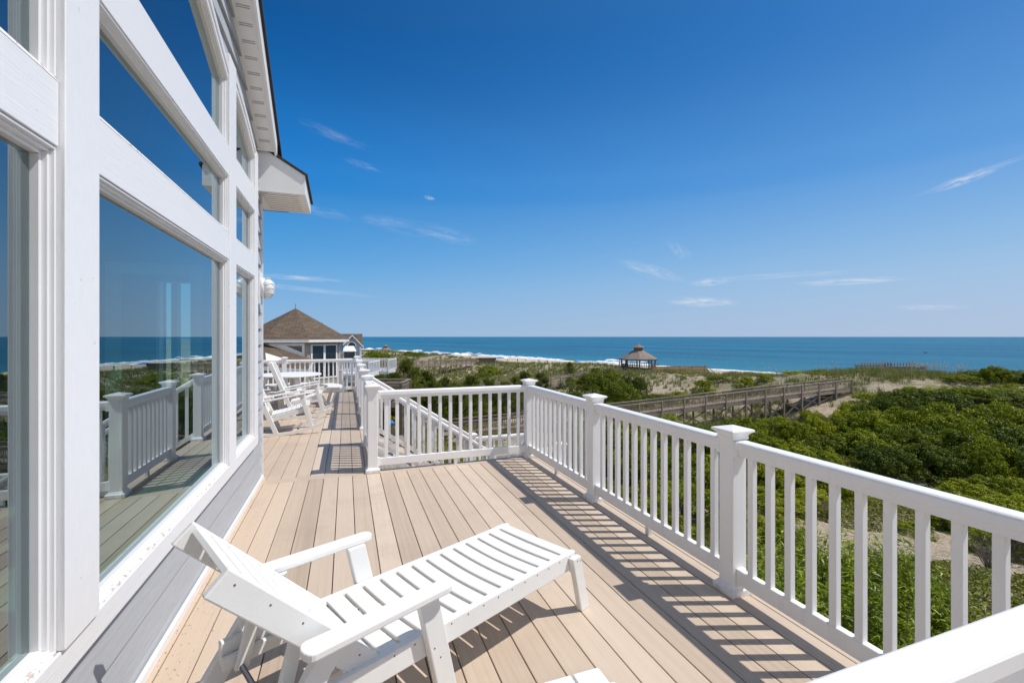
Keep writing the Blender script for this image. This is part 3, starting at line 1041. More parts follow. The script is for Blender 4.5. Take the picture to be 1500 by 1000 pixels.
def arched(pts, z0):
    cv = curve(pts)
    y0, y1 = cv[0][0], cv[-1][0]
    mb = MB()
    off = 0.0
    a, b, c = y0, y1, z0
    for w, xf in RINGS:
        ta, tb = np.interp(a, *zip(*cv)) - off, np.interp(b, *zip(*cv)) - off
        mb.box(-.932, xf, a, a + w, c + w, ta - w)
        mb.box(-.932, xf, b - w, b, c + w, tb - w * .5)
        mb.box(-.932, xf - .0005, a, b, c, c + w)
        for (p, zp), (q, zq) in zip(cv, cv[1:]):
            mb.hull8([(-.932, p, zp - off - w), (xf, p, zp - off - w), (xf, q, zq - off - w), (-.932, q, zq - off - w)],
                     [(-.932, p, zp - off), (xf, p, zp - off), (xf, q, zq - off), (-.932, q, zq - off)])
        a, b, c, off = a + w, b - w, c + w, off + w
    f = hbuild(mb, 'window', MAT['frame'])
    top = [(XP, y, z - off) for y, z in cv if a < y < b]
    mb = MB()
    mb.face([(XP, a, c), (XP, b, c), (XP, b, float(np.interp(b, *zip(*cv)) - off))] + top[::-1] + [(XP, a, float(np.interp(a, *zip(*cv)) - off))])
    mb.build('pane', MAT['glass'], f)
    # curved casing above the frame
    mb = MB()
    for o0, o1, xf in ((0.002, 0.05, -.846), (0.05, 0.10, -.838)):
        for (p, zp), (q, zq) in zip(cv, cv[1:]):
            mb.hull8([(-.95, p, zp + o0), (xf, p, zp + o0), (xf, q, zq + o0), (-.95, q, zq + o0)],
                     [(-.95, p, zp + o1), (xf, p, zp + o1), (xf, q, zq + o1), (-.95, q, zq + o1)])
    mb.build('arched_casing', MAT['frame'], f)
    return f
window(0.10, 1.823, 0.5645, 2.140)
window(2.039, 4.022, 0.5645, 2.140)
window(4.248, 5.082, 0.5645, 2.140)
window(0.10, 1.823, 2.347, 2.780)
window(2.039, 4.022, 2.347, 2.780)
window(4.248, 5.082, 2.347, 2.780)
arched(ARCH_A, 3.007)
arched(ARCH_B, 3.007)
window(0.10, 1.823, 3.007, 3.95)
hbuild(MB().box(-.932, XT, -1.2, 1.823, 3.952, 4.2), 'trim_band', MAT['trim_h'])
hbuild(MB().box(-.932, XT, -1.2, 0.098, 0.5645, 3.95), 'window_post', MAT['trim_v'])

# rake soffit, fascia and roof
def hb_sloped(x0, x1, y0, y1, b0, b1, m, name):
    k = MB()
    k.hull8([(x0, y0, RAKE(y0) + b0), (x1, y0, RAKE(y0) + b0), (x1, y1, RAKE(y1) + b0), (x0, y1, RAKE(y1) + b0)],
            [(x0, y0, RAKE(y0) + b1), (x1, y0, RAKE(y0) + b1), (x1, y1, RAKE(y1) + b1), (x0, y1, RAKE(y1) + b1)])
    return hbuild(k, name, m)
hb_sloped(-.95, -.715, 0.6, 5.40, 0.0, 0.03, MAT['white'], 'soffit')
hb_sloped(-.715, -.692, 0.6, 5.42, -.022, 0.15, MAT['white'], 'rake_fascia')
mb = MB()
y = 0.8
while y < 5.3:
    for dy in (0.0, 0.014):
        yy = y + dy
        mb.hull8([(-.845, yy, RAKE(yy) - .003), (-.745, yy, RAKE(yy) - .003), (-.745, yy + .006, RAKE(yy + .006) - .003), (-.845, yy + .006, RAKE(yy + .006) - .003)],
                 [(-.845, yy, RAKE(yy) + .002), (-.745, yy, RAKE(yy) + .002), (-.745, yy + .006, RAKE(yy + .006) + .002), (-.845, yy + .006, RAKE(yy + .006) + .002)])
    y += 0.115
hbuild(mb, 'soffit_vent', MAT['vent'])
hb_sloped(-8.0, -.668, 0.6, 6.26, 0.152, 0.185, MAT['asphalt'], 'roof')
k = MB()
k.hull8([(-8, -5, RAKE(.6) - 3.4), (-.668, -5, RAKE(.6) - 3.4), (-.668, .598, RAKE(.6) + .152), (-8, .598, RAKE(.6) + .152)],
        [(-8, -5, RAKE(.6) - 3.36), (-.668, -5, RAKE(.6) - 3.36), (-.668, .598, RAKE(.6) + .185), (-8, .598, RAKE(.6) + .185)])
hbuild(k, 'roof', MAT['asphalt'])
# boxed eave return at the corner
ER0, ER1 = 5.43, 6.24
prof = [(-.94, 3.09), (-.42, 3.09), (-.42, 3.30), (-.865, 3.565), (-.94, 3.565)]
prof2 = [(-.94, 3.09), (-.42, 3.09), (-.42, 3.23), (-.865, 3.27), (-.94, 3.27)]
k = MB()
k.hull8([(x, ER0, z) for x, z in prof], [(x, ER1, z) for x, z in prof2])
hbuild(k, 'eave_return', MAT['white'], None, 0.002)
k = MB()
k.hull8([(-.90, ER0 - .02, 3.595), (-.395, ER0 - .02, 3.290), (-.395, ER1 + .03, 3.215), (-.90, ER1 + .03, 3.275)],
        [(-.90, ER0 - .02, 3.615), (-.395, ER0 - .02, 3.312), (-.395, ER1 + .03, 3.240), (-.90, ER1 + .03, 3.300)])
hbuild(k, 'return_roof', MAT['asphalt'])
k = MB()
for i in range(9):
    y = ER0 + .10 + i * .08
    k.box(-.86, -.50, y, y + .006, 3.0865, 3.0895)
k.box(-.86, -.48, ER0 + .05, ER0 + .056, 3.0865, 3.0895)
hbuild(k, 'soffit_vent', MAT['vent'])
k = MB()
k.box(-7, -.945, YC + .03, 6.24, 3.05, 3.09)
hbuild(k, 'soffit', MAT['white'])

# the room behind the glass
k = MB()
k.box(-6.5, -1.0, -1.2, 5.5, -0.02, 0.0)
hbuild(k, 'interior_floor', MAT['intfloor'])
k = MB()
k.box(-6.6, -6.5, -1.2, 1.52, 0, 5.0)
for y0_, y1_ in ((1.52, 2.6), (3.52, 4.6)):
    k.box(-6.6, -6.5, y0_, y1_, 0, .5)
    k.box(-6.6, -6.5, y0_, y1_, 2.18, 5.0)
k.box(-6.6, -6.5, 2.6, 3.52, 0, 5.0)
k.box(-6.6, -6.5, 4.6, 5.5, 0, 5.0)
k.box(-6.5, -1.74, 5.45, 5.59, 0, 4.0)
k.box(-1.48, -.952, 5.45, 5.59, 0, 4.0)
k.box(-1.74, -1.48, 5.45, 5.59, 0, 1.02)
k.box(-1.74, -1.48, 5.45, 5.59, 2.1, 4.0)
k.box(-6.5, -1.0, -1.4, -1.2, 0, 5.0)
k.hull8([(-6.5, -1.2, 4.9), (-.96, -1.2, 4.9), (-.96, 3.2, 4.9), (-6.5, 3.2, 4.9)], [(-6.5, -1.2, 5.0), (-.96, -1.2, 5.0), (-.96, 3.3, 5.0), (-6.5, 3.3, 5.0)])
k.hull8([(-6.5, 3.2, 4.9), (-.96, 3.2, 4.9), (-.96, 5.5, 3.5), (-6.5, 5.5, 3.5)], [(-6.5, 3.3, 5.0), (-.96, 3.3, 5.0), (-.96, 5.6, 3.58), (-6.5, 5.6, 3.58)])
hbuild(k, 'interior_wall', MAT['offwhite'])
k = MB()
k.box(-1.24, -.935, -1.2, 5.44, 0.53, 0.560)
hbuild(k, 'window_ledge', MAT['offwhite'])
k = MB()
for (x, y) in ((-2.6, 4.35), (-3.4, 4.9)):
    k.box(x - .05, x + .05, y - .05, y + .05, 0, 3.4)
hbuild(k, 'interior_column', MAT['white'])
k = MB()
k.box(-2.16, -2.05, 5.40, 5.449, 0, 2.27)
k.box(-1.47, -1.37, 5.40, 5.449, 0, 2.27)
k.box(-2.049, -1.471, 5.40, 5.449, 2.16, 2.27)
k.box(-1.635, -1.585, 5.41, 5.52, 1.02, 2.1)
k.box(-1.76, -1.735, 5.41, 5.52, 1.02, 2.1)
for y in (1.4, 3.4):
    k.box(-6.5, -6.42, y, y + .12, 0, 2.3)
    k.box(-6.5, -6.42, y + 1.2, y + 1.32, 0, 2.3)
    k.box(-6.5, -6.42, y + .12, y + 1.2, 2.18, 2.3)
hbuild(k, 'interior_door_frame', MAT['white'])

# caged lamp on the corner of the wall
lamp = empty('wall_lamp', (-.862, 5.415, 2.06), 0, 'white caged bulkhead lamp on the house wall at its corner', 'lamp')
MB().box(0.0, 0.022, -.085, .085, -.17, .17).build('back_plate', MAT['white'], lamp, 0.004)
def tube_x(mb, prof, n=20, sy=1.0, sz=1.0):
    i0 = len(mb.v)
    for x, r in prof:
        for a in range(n):
            t = 2 * math.pi * a / n
            mb.v.append((x, r * sy * math.cos(t), r * sz * math.sin(t)))
    for k in range(len(prof) - 1):
        for a in range(n):
            b = (a + 1) % n
            mb.f.append((i0 + k * n + a, i0 + k * n + b, i0 + (k + 1) * n + b, i0 + (k + 1) * n + a))
    mb.f.append(tuple(i0 + a for a in range(n)))
    mb.f.append(tuple(i0 + (len(prof) - 1) * n + a for a in reversed(range(n))))
    return mb
tube_x(MB(), [(0.0225, .095), (0.05, .095), (0.052, .09)], 20, .85, 1.15).build('lamp_base', MAT['white'], lamp, 0, 1, True)
tube_x(MB(), [(0.052, .084), (0.09, .086), (0.115, .078), (0.130, .055), (0.134, .02)], 20, .85, 1.15).build('lamp_glass', MAT['lampglass'], lamp, 0, 1, True)
k = MB()
for zz in (-.05, .0, .05):
    w = .085 * math.sqrt(max(0.1, 1 - (zz / .105) ** 2))
    k.tube([(0.05, -w, zz), (0.10, -w * .99, zz), (0.137, -w * .5, zz), (0.137, w * .5, zz), (0.10, w * .99, zz), (0.05, w, zz)], .0035, 6)
k.tube([(0.05, 0, .11), (0.10, 0, .108), (0.14, 0, .06), (0.14, 0, -.06), (0.10, 0, -.108), (0.05, 0, -.11)], .0035, 6)
k.build('lamp_cage', MAT['white'], lamp, 0, 1, True)

# ================================================================== DECK FURNITURE
def plank(mb, p, q, w, t, side, taper=1.0):
    """flat board from p to q, w wide along side, t thick"""
    p, q, side = Vector(p), Vector(q), Vector(side).normalized()
    d = (q - p).normalized()
    n = d.cross(side).normalized()
    e = lambda c, ww: [c - side * ww / 2 - n * t / 2, c + side * ww / 2 - n * t / 2, c + side * ww / 2 + n * t / 2, c - side * ww / 2 + n * t / 2]
    mb.hull8(e(p, w), e(q, w * taper))
    return mb

def chaise():
    L = MAT['lumber']
    root = empty('chaise_lounge', (1.222, 2.305, 0), R(25.5), 'white slatted chaise lounge with raised back and wide arms near the windows', 'chaise lounge')
    WD = 0.56                                  # overall width across the side rails
    zt = 0.338
    # side rails
    for y0 in (0.0, WD - .034):
        MB().box(-1.62, 0.0, y0, y0 + .034, zt - .095, zt).build('side_rail', L, root, 0.005, 2)
    # seat slats, each slightly dished
    n = 13
    for i in range(n):
        x1 = -0.012 - i * 0.0925
        x0 = x1 - 0.0755
        mb = MB()
        m = 10
        for j in range(m):
            a, b = 0.035 + (WD - .07) * j / m, 0.035 + (WD - .07) * (j + 1) / m
            dip = lambda y: -0.010 * math.sin(math.pi * (y - .035) / (WD - .07)) * min(1, i / 3 + .25)
            za, zb = zt - .002 + dip(a), zt - .002 + dip(b)
            i0 = len(mb.v)
            if j == 0:
                mb.v += [(x0, a, za - .022), (x1, a, za - .022), (x1, a, za), (x0, a, za)]
            base = len(mb.v) - 4
            mb.v += [(x0, b, zb - .022), (x1, b, zb - .022), (x1, b, zb), (x0, b, zb)]
            nb = len(mb.v) - 4
            for q in range(4):
                r = (q + 1) % 4
                mb.f.append((base + q, base + r, nb + r, nb + q))
        mb.f.append((0, 1, 2, 3))
        mb.f.append((len(mb.v) - 1, len(mb.v) - 2, len(mb.v) - 3, len(mb.v) - 4))
        mb.build('slat', L, root, 0.003, 1)
    # foot end board
    MB().box(-.030, -.004, .035, WD - .035, zt - .095, zt - .026).build('end_board', L, root, 0.003)
    # foot legs, outside the rails, leaning out
    for y0, y1 in ((-.036, -.001), (WD + .001, WD + .036)):
        MB().hull8([(.012, y0, 0), (.084, y0, 0), (.084, y1, 0), (.012, y1, 0)],
                   [(-.070, y0, zt - .018), (.004, y0, zt - .018), (.004, y1, zt - .018), (-.070, y1, zt - .018)]).build('leg', L, root, 0.005, 2)
    # raised back: two side boards and cross slats
    h = Vector((-1.20, 0, zt - .01))
    up = Vector((-.70, 0, .714)).normalized()
    nrm = Vector((.714, 0, .70)).normalized()       # faces the sitter
    back = MB()
    bw0, bw1 = 0.012 + .034, WD - .012 - .034
    Lb = 0.73
    for y in (0.028 + .010, WD - .028 - .010):
        a, b = h + up * 0.0, h + up * Lb
        o = [Vector((0, y - .015, 0)), Vector((0, y + .015, 0))]
        k = MB()
        k.hull8([a + o[0] - nrm * .095, a + o[1] - nrm * .095, a + o[1], a + o[0]], [b + o[0] - nrm * .095, b + o[1] - nrm * .095, b + o[1], b + o[0]])
        k.build('back_side_board', L, root, 0.006, 2)
    for i in range(9):
        t0 = 0.012 + i * 0.0795
        a, b = h + up * t0, h + up * (t0 + .0635)
        y0, y1 = .054, WD - .054
        k = MB()
        k.hull8([a + Vector((0, y0, 0)) - nrm * .030, a + Vector((0, y1, 0)) - nrm * .030, a + Vector((0, y1, 0)) - nrm * .007, a + Vector((0, y0, 0)) - nrm * .007],
                [b + Vector((0, y0, 0)) - nrm * .030, b + Vector((0, y1, 0)) - nrm * .030, b + Vector((0, y1, 0)) - nrm * .007, b + Vector((0, y0, 0)) - nrm * .007])
        k.build('back_slat', L, root, 0.003)
    # arms with rounded ends
    za = 0.545
    for yc in (-.052, WD + .052):
        k = MB()
        pts = []
        xa, xb, hw, hb = -1.53, -.93, .044, .036
        for a in range(9):
            t = -math.pi / 2 + math.pi * a / 8
            pts.append((xb - .036 + .036 * math.cos(t), yc + hb * math.sin(t)))
        for a in range(9):
            t = math.pi / 2 + math.pi * a / 8
            pts.append((xa + .03 + .03 * math.cos(t), yc + hw * math.sin(t)))
        k.hull8([(x, y, za - .030) for x, y in pts], [(x, y, za) for x, y in pts])
        k.build('arm', L, root, 0.007, 3)
    # arm supports: a front plank leaning forward and a rear leg leaning back
    for y0, y1 in ((-.040, -.002), (WD + .002, WD + .040)):
        MB().hull8([(-.955, y0, 0), (-.865, y0, 0), (-.865, y1, 0), (-.955, y1, 0)],
                   [(-1.075, y0, za - .031), (-.985, y0, za - .031), (-.985, y1, za - .031), (-1.075, y1, za - .031)]).build('leg', L, root, 0.005, 2)
        MB().hull8([(-1.80, y0, 0), (-1.70, y0, 0), (-1.70, y1, 0), (-1.80, y1, 0)],
                   [(-1.455, y0, za - .031), (-1.355, y0, za - .031), (-1.355, y1, za - .031), (-1.455, y1, za - .031)]).build('leg', L, root, 0.005, 2)
    # prop of the back: rods and notched rack
    for y in (.085, WD - .085):
        k = MB()
        plank(k, (-1.47, y, .60), (-1.56, y, .24), .05, .024, (1, 0, 0))
        k.build('back_prop', L, root, 0.003)
        k = MB()
        plank(k, (-1.15, y + .03, .285), (-1.62, y + .03, .265), .024, .05, (0, 1, 0))
        k.build('notched_rack', L, root, 0.003)
    MB().tube([(-1.56, .05, .25), (-1.56, WD - .05, .25)], .011, 8).build('prop_rod', MAT['spacer'], root)
    MB().tube([(-1.68, -.02, .12), (-1.68, WD + .02, .12)], .014, 8).build('stretcher', L, root)
    # screw heads
    k = MB()
    def scr(x, y, z, ny):
        k.hull8([(x + .0042 * math.cos(t), y, z + .0042 * math.sin(t)) for t in np.linspace(0, 2 * math.pi, 7)[:-1]],
                [(x + .0042 * math.cos(t), y + ny, z + .0042 * math.sin(t)) for t in np.linspace(0, 2 * math.pi, 7)[:-1]])
    for i in range(n):
        scr(-.05 - i * .0925, -.0006, zt - .018, .002)
    for i in range(5):
        p = h + up * (.10 + i * .145) - nrm * .03
        scr(p.x, .0225, p.z, .002)
    for x, z in ((-.005, .295), (-.03, .30), (-1.0, .29), (-.97, .24)):
        scr(x, -.0366 if x > -.5 else -.0406, z, .002)
    k.build('screws', MAT['screw'], root)
chaise()

def side_table():
    L = MAT['lumber']
    root = empty('side_table', (0.535, 1.075, 0), 0, 'small white slatted side table below the chaise, one corner showing', 'table')
    for i in range(5):
        x = -.255 + i * .1035
        MB().box(x, x + .096, -.255, .255, .428, .45).build('top_slat', L, root, 0.004, 2)
    MB().box(-.22, .22, -.20, -.175, .36, .427).box(-.22, .22, .175, .20, .36, .427).build('apron', L, root)
    for x in (-.20, .20):
        for y in (-.215, .215):
            MB().box(x - .035, x + .035, y - .014, y + .014, 0, .426).build('leg', L, root, 0.004)
side_table()

def rocker(loc, rz, label):
    L = MAT['lumber_far']
    root = empty('rocking_chair', loc, rz, label, 'rocking chair', 'white rocking chairs on the narrow deck')
    root.rotation_euler = (0, R(-6.5), rz)      # rocked back on its runners
    W2 = .29
    for s in (-1, 1):
        y = s * W2
        # rocker runner: an arc
        pts = []
        for a in np.linspace(-.46, .44, 15):
            x = a * 1.13
            pts.append((x, y, 0.02 + 1.9 * (1 - math.cos(x / 1.9)) * 1.05))
        k = MB()
        for (x0, _, z0), (x1, _, z1) in zip(pts, pts[1:]):
            k.hull8([(x0, y - .016, z0 - .02), (x1, y - .016, z1 - .02), (x1, y + .016, z1 - .02), (x0, y + .016, z0 - .02)],
                    [(x0, y - .016, z0 + .028), (x1, y - .016, z1 + .028), (x1, y + .016, z1 + .028), (x0, y + .016, z0 + .028)])
        k.build('runner', L, root)
        k = MB()
        plank(k, (.30, y, .06), (.22, y, .585), .065, .034, (1, 0, 0))
        k.build('front_leg', L, root, 0.004)
        k = MB()
        plank(k, (-.20, y, .045), (-.50, y, 1.12), .07, .034, (1, 0, 0))
        k.build('back_post', L, root, 0.004)
        k = MB()
        k.hull8([(-.43, y - .03, .555), (.28, y - .04, .595), (.28, y + .04, .595), (-.43, y + .03, .555)],
                [(-.43, y - .03, .580), (.28, y - .04, .620), (.28, y + .04, .620), (-.43, y + .03, .580)])
        k.build('arm', L, root, 0.006)
        k = MB()
        plank(k, (-.27, y * .93, .27), (.28, y * .93, .36), .024, .07, (0, 1, 0))
        k.build('seat_rail', L, root)
    for i in range(8):
        x = .29 - i * .072
        z = .415 - .085 * (i / 7) - .02 * math.sin(math.pi * i / 7)
        k = MB()
        plank(k, (x, -.275, z), (x, .275, z), .066, .02, (1, 0, .13))
        k.build('seat_slat', L, root, 0.003)
    for i in range(6):
        y = -.215 + i * .086
        k = MB()
        plank(k, (-.325, y, .40), (-.508, y, 1.07), .074, .018, (0, 1, 0))
        k.build('back_slat', L, root, 0.003)
    for x, z in ((-.50, 1.085), (-.40, .72), (-.30, .38)):
        k = MB()
        plank(k, (x - .02, -.275, z), (x - .02, .275, z), .07, .024, (-.27, 0, .96))
        k.build('cross_rail', L, root, 0.003)
    MB().tube([(.27, -.28, .22), (.27, .28, .22)], .014, 8).build('stretcher', L, root)
    MB().tube([(-.24, -.28, .22), (-.24, .28, .22)], .014, 8).build('stretcher', L, root)
    return root
rocker((-.84, 8.22, .012), R(4), 'white rocking chair nearest the house corner')
rocker((-.72, 9.75, .012), R(2), 'white rocking chair between the other rocker and the round table')

def picnic_table():
    L = MAT['lumber_far']
    root = empty('picnic_table', (-1.18, 11.0, 0), R(12), 'white round picnic table with attached curved benches behind the rockers', 'picnic table')
    k = MB()
    ang = [2 * math.pi * a / 28 for a in range(28)]
    k.hull8([(.66 * math.cos(a), .66 * math.sin(a), .705) for a in ang], [(.66 * math.cos(a), .66 * math.sin(a), .735) for a in ang])
    k.build('tabletop', L, root, 0.005)
    for q in range(4):
        t0 = math.pi / 2 * q
        k = MB()
        aa = np.linspace(t0 - .52, t0 + .52, 9)
        for a, b in zip(aa, aa[1:]):
            P = lambda r, t, z: (r * math.cos(t), r * math.sin(t), z)
            k.hull8([P(.80, a, .415), P(1.10, a, .415), P(1.10, b, .415), P(.80, b, .415)], [P(.80, a, .445), P(1.10, a, .445), P(1.10, b, .445), P(.80, b, .445)])
        k.build('bench', L, root)
        for dt in (-.25, .25):
            t = t0 + dt
            side = (-math.sin(t), math.cos(t), 0)
            rad = (math.cos(t), math.sin(t), 0)
            k = MB()
            plank(k, (.42 * math.cos(t), .42 * math.sin(t), .70), (.80 * math.cos(t), .80 * math.sin(t), 0.0), .10, .035, side)
            k.build('leg', L, root)
            k = MB()
            plank(k, (.98 * math.cos(t), .98 * math.sin(t), .41), (.86 * math.cos(t), .86 * math.sin(t), 0.0), .10, .035, side)
            k.build('bench_leg', L, root)
            k = MB()
            plank(k, (.25 * math.cos(t), .25 * math.sin(t), .36), (1.05 * math.cos(t), 1.05 * math.sin(t), .39), .03, .06, side)
            k.build('bench_arm', L, root)
picnic_table()
# ================================================================== NEIGHBOURING HOUSES
CR = Vector((CT, -ST, 0))        # to the right of the view
CF = Vector((ST, CT, 0))         # along the view
def quad_uv(mb, a, b, c, d, su=1.0):
    a, b, c, d = map(Vector, (a, b, c, d))
    w, h = (b - a).length, (d - a).length
    mb.face([a, b, c, d], [(0, 0), (w, 0), ((c - d).length + (d - a).dot((b - a).normalized()), h), ((d - a).dot((b - a).normalized()), h)])
def tri_uv(mb, a, b, c):
    a, b, c = map(Vector, (a, b, c))
    e = (b - a).normalized()
    x = (c - a).dot(e)
    mb.face([a, b, c], [(0, 0), ((b - a).length, 0), (x, ((c - a) - e * x).length)])

def octagon_house():
    C = at(433, 493, 30)
    root = empty('octagonal_house', (C.x, C.y, 0), 0, 'neighbouring house with brown shingled octagonal roof beyond the narrow deck', 'house')
    phi = [R(12 + 45 * k) for k in range(8)]
    ray = Vector((C.x, C.y, 0)).normalized()
    D = lambda a: -ray * math.cos(a) + Vector((ray.y, -ray.x, 0)) * math.sin(a)
    ez, az = 1.38, 3.42
    Re, Rw = 3.52, 3.05
    mb = MB()
    for k in range(8):
        a, b = D(phi[k]) * Re, D(phi[(k + 1) % 8]) * Re
        tri_uv(mb, (a.x, a.y, ez + .02), (b.x, b.y, ez + .02), (0, 0, az))
    mb.build('roof', MAT['shingle'], root)
    mb = MB()
    for k in range(8):
        a, b = D(phi[k]), D(phi[(k + 1) % 8])
        p, q = a * Re, b * Re
        mb.hull8([p * .985, q * .985, q * .995, p * .995], [p * .985 + Vector((0, 0, .01)), q * .985 + Vector((0, 0, .01)), q * .995, p * .995])
    mb = MB()
    for k in range(8):
        a, b = D(phi[k]), D(phi[(k + 1) % 8])
        lo, hi = Vector((0, 0, ez - .17)), Vector((0, 0, ez + .015))
        mb.hull8([a * 3.40 + lo, b * 3.40 + lo, b * 3.50 + lo, a * 3.50 + lo], [a * 3.40 + hi, b * 3.40 + hi, b * 3.50 + hi, a * 3.50 + hi])
    mb.build('fascia', MAT['white'], root)
    mb = MB()
    mb.hull8([D(p) * Rw + Vector((0, 0, gz(C.x, C.y) - 1)) for p in reversed(phi)], [D(p) * Rw + Vector((0, 0, ez - .02)) for p in reversed(phi)])
    mb.build('wall', MAT['shake_wall'], root)
    MB().tube([(0, 0, az - .05), (0, 0, az + .28)], .018, 5).build('finial', MAT['spacer'], root)
    # sliding door on the face towards us
    def on_face(k, f0, f1, z0, z1, off):
        a, b = D(phi[k]) * Rw, D(phi[k + 1]) * Rw
        n = ((a + b) / 2).normalized()
        return [a.lerp(b, f0) + n * off + Vector((0, 0, z0)), a.lerp(b, f1) + n * off + Vector((0, 0, z0)), a.lerp(b, f1) + n * off + Vector((0, 0, z1)), a.lerp(b, f0) + n * off + Vector((0, 0, z1))]
    def slab(k, f0, f1, z0, z1, o0, o1, nm, m, parent):
        return MB().hull8(on_face(k, f0, f1, z0, z1, o0), on_face(k, f0, f1, z0, z1, o1)).build(nm, m, parent)
    d = slab(0, .10, .92, -1.05, 1.08, .0, .05, 'door', MAT['white'], root)
    for f0, f1 in ((.145, .475), (.545, .875)):
        slab(0, f0, f1, -.95, 1.0, .052, .058, 'door_pane', MAT['darkglass'], d)
    for f0, f1 in ((.08, .30), (.36, .58), (.64, .90)):
        w = slab(1, f0, f1, -.7, 1.05, .0, .05, 'window', MAT['white'], root)
        slab(1, f0 + .03, f1 - .03, -.62, .98, .052, .058, 'pane', MAT['darkglass'], w)
    # slanted clerestory window over the lower roof
    w = MB().hull8([on_face(7 - 8, .12, .12, 0, 0, .0)[0] + Vector((0, 0, 1.05)), on_face(-1, .94, .94, 0, 0, .0)[0] + Vector((0, 0, 0.32)), on_face(-1, .94, .94, 0, 0, .0)[0] + Vector((0, 0, 1.17)), on_face(-1, .08, .08, 0, 0, .0)[0] + Vector((0, 0, 1.17))],
                   [on_face(-1, .12, .12, 0, 0, .06)[0] + Vector((0, 0, 1.05)), on_face(-1, .94, .94, 0, 0, .06)[0] + Vector((0, 0, 0.32)), on_face(-1, .94, .94, 0, 0, .06)[0] + Vector((0, 0, 1.17)), on_face(-1, .08, .08, 0, 0, .06)[0] + Vector((0, 0, 1.17))]).build('window', MAT['white'], root)
    p = lambda f, z, o: on_face(-1, f, f, 0, 0, o)[0] + Vector((0, 0, z))
    MB().hull8([p(.50, 1.0, .062), p(.88, .60, .062), p(.88, 1.0, .062)], [p(.50, 1.0, .068), p(.88, .60, .068), p(.88, 1.0, .068)]).build('pane', MAT['darkglass'], w)
    # lower roof leaning against the tower
    o = Vector((C.x, C.y, 0))
    A, B, Cc, Dd = at(352, 493, 27.2), at(459, 526, 26.6), at(452, 540, 24.0), at(352, 533, 24.0)
    mb = MB()
    quad_uv(mb, Dd - o, Cc - o, B - o, A - o)
    mb.build('lower_roof', MAT['shingle'], root)
    k = Vector((0, 0, -.25))
    MB().hull8([Dd - o + k, Cc - o + k, B - o + k, A - o + k], [Dd - o + k * .1, Cc - o + k * .1, B - o + k * .1, A - o + k * .1]).build('eave', MAT['white'], root)
    g = at(405, 493, 26) - o
    MB().box(g.x - 2.2, g.x + 1.6, g.y - 1.2, g.y + 1.6, gz(C.x, C.y) - 1, -.75).build('lower_wall', MAT['shake_wall'], root)
    q = at(470, 475, 31) - o
    MB().tube([(q.x, q.y, 1.9), (q.x, q.y, q.z)], .06, 8).tube([(q.x, q.y, q.z), (q.x, q.y, q.z + .12)], .10, 8).build('vent_pipe', MAT['joist'], root)
octagon_house()

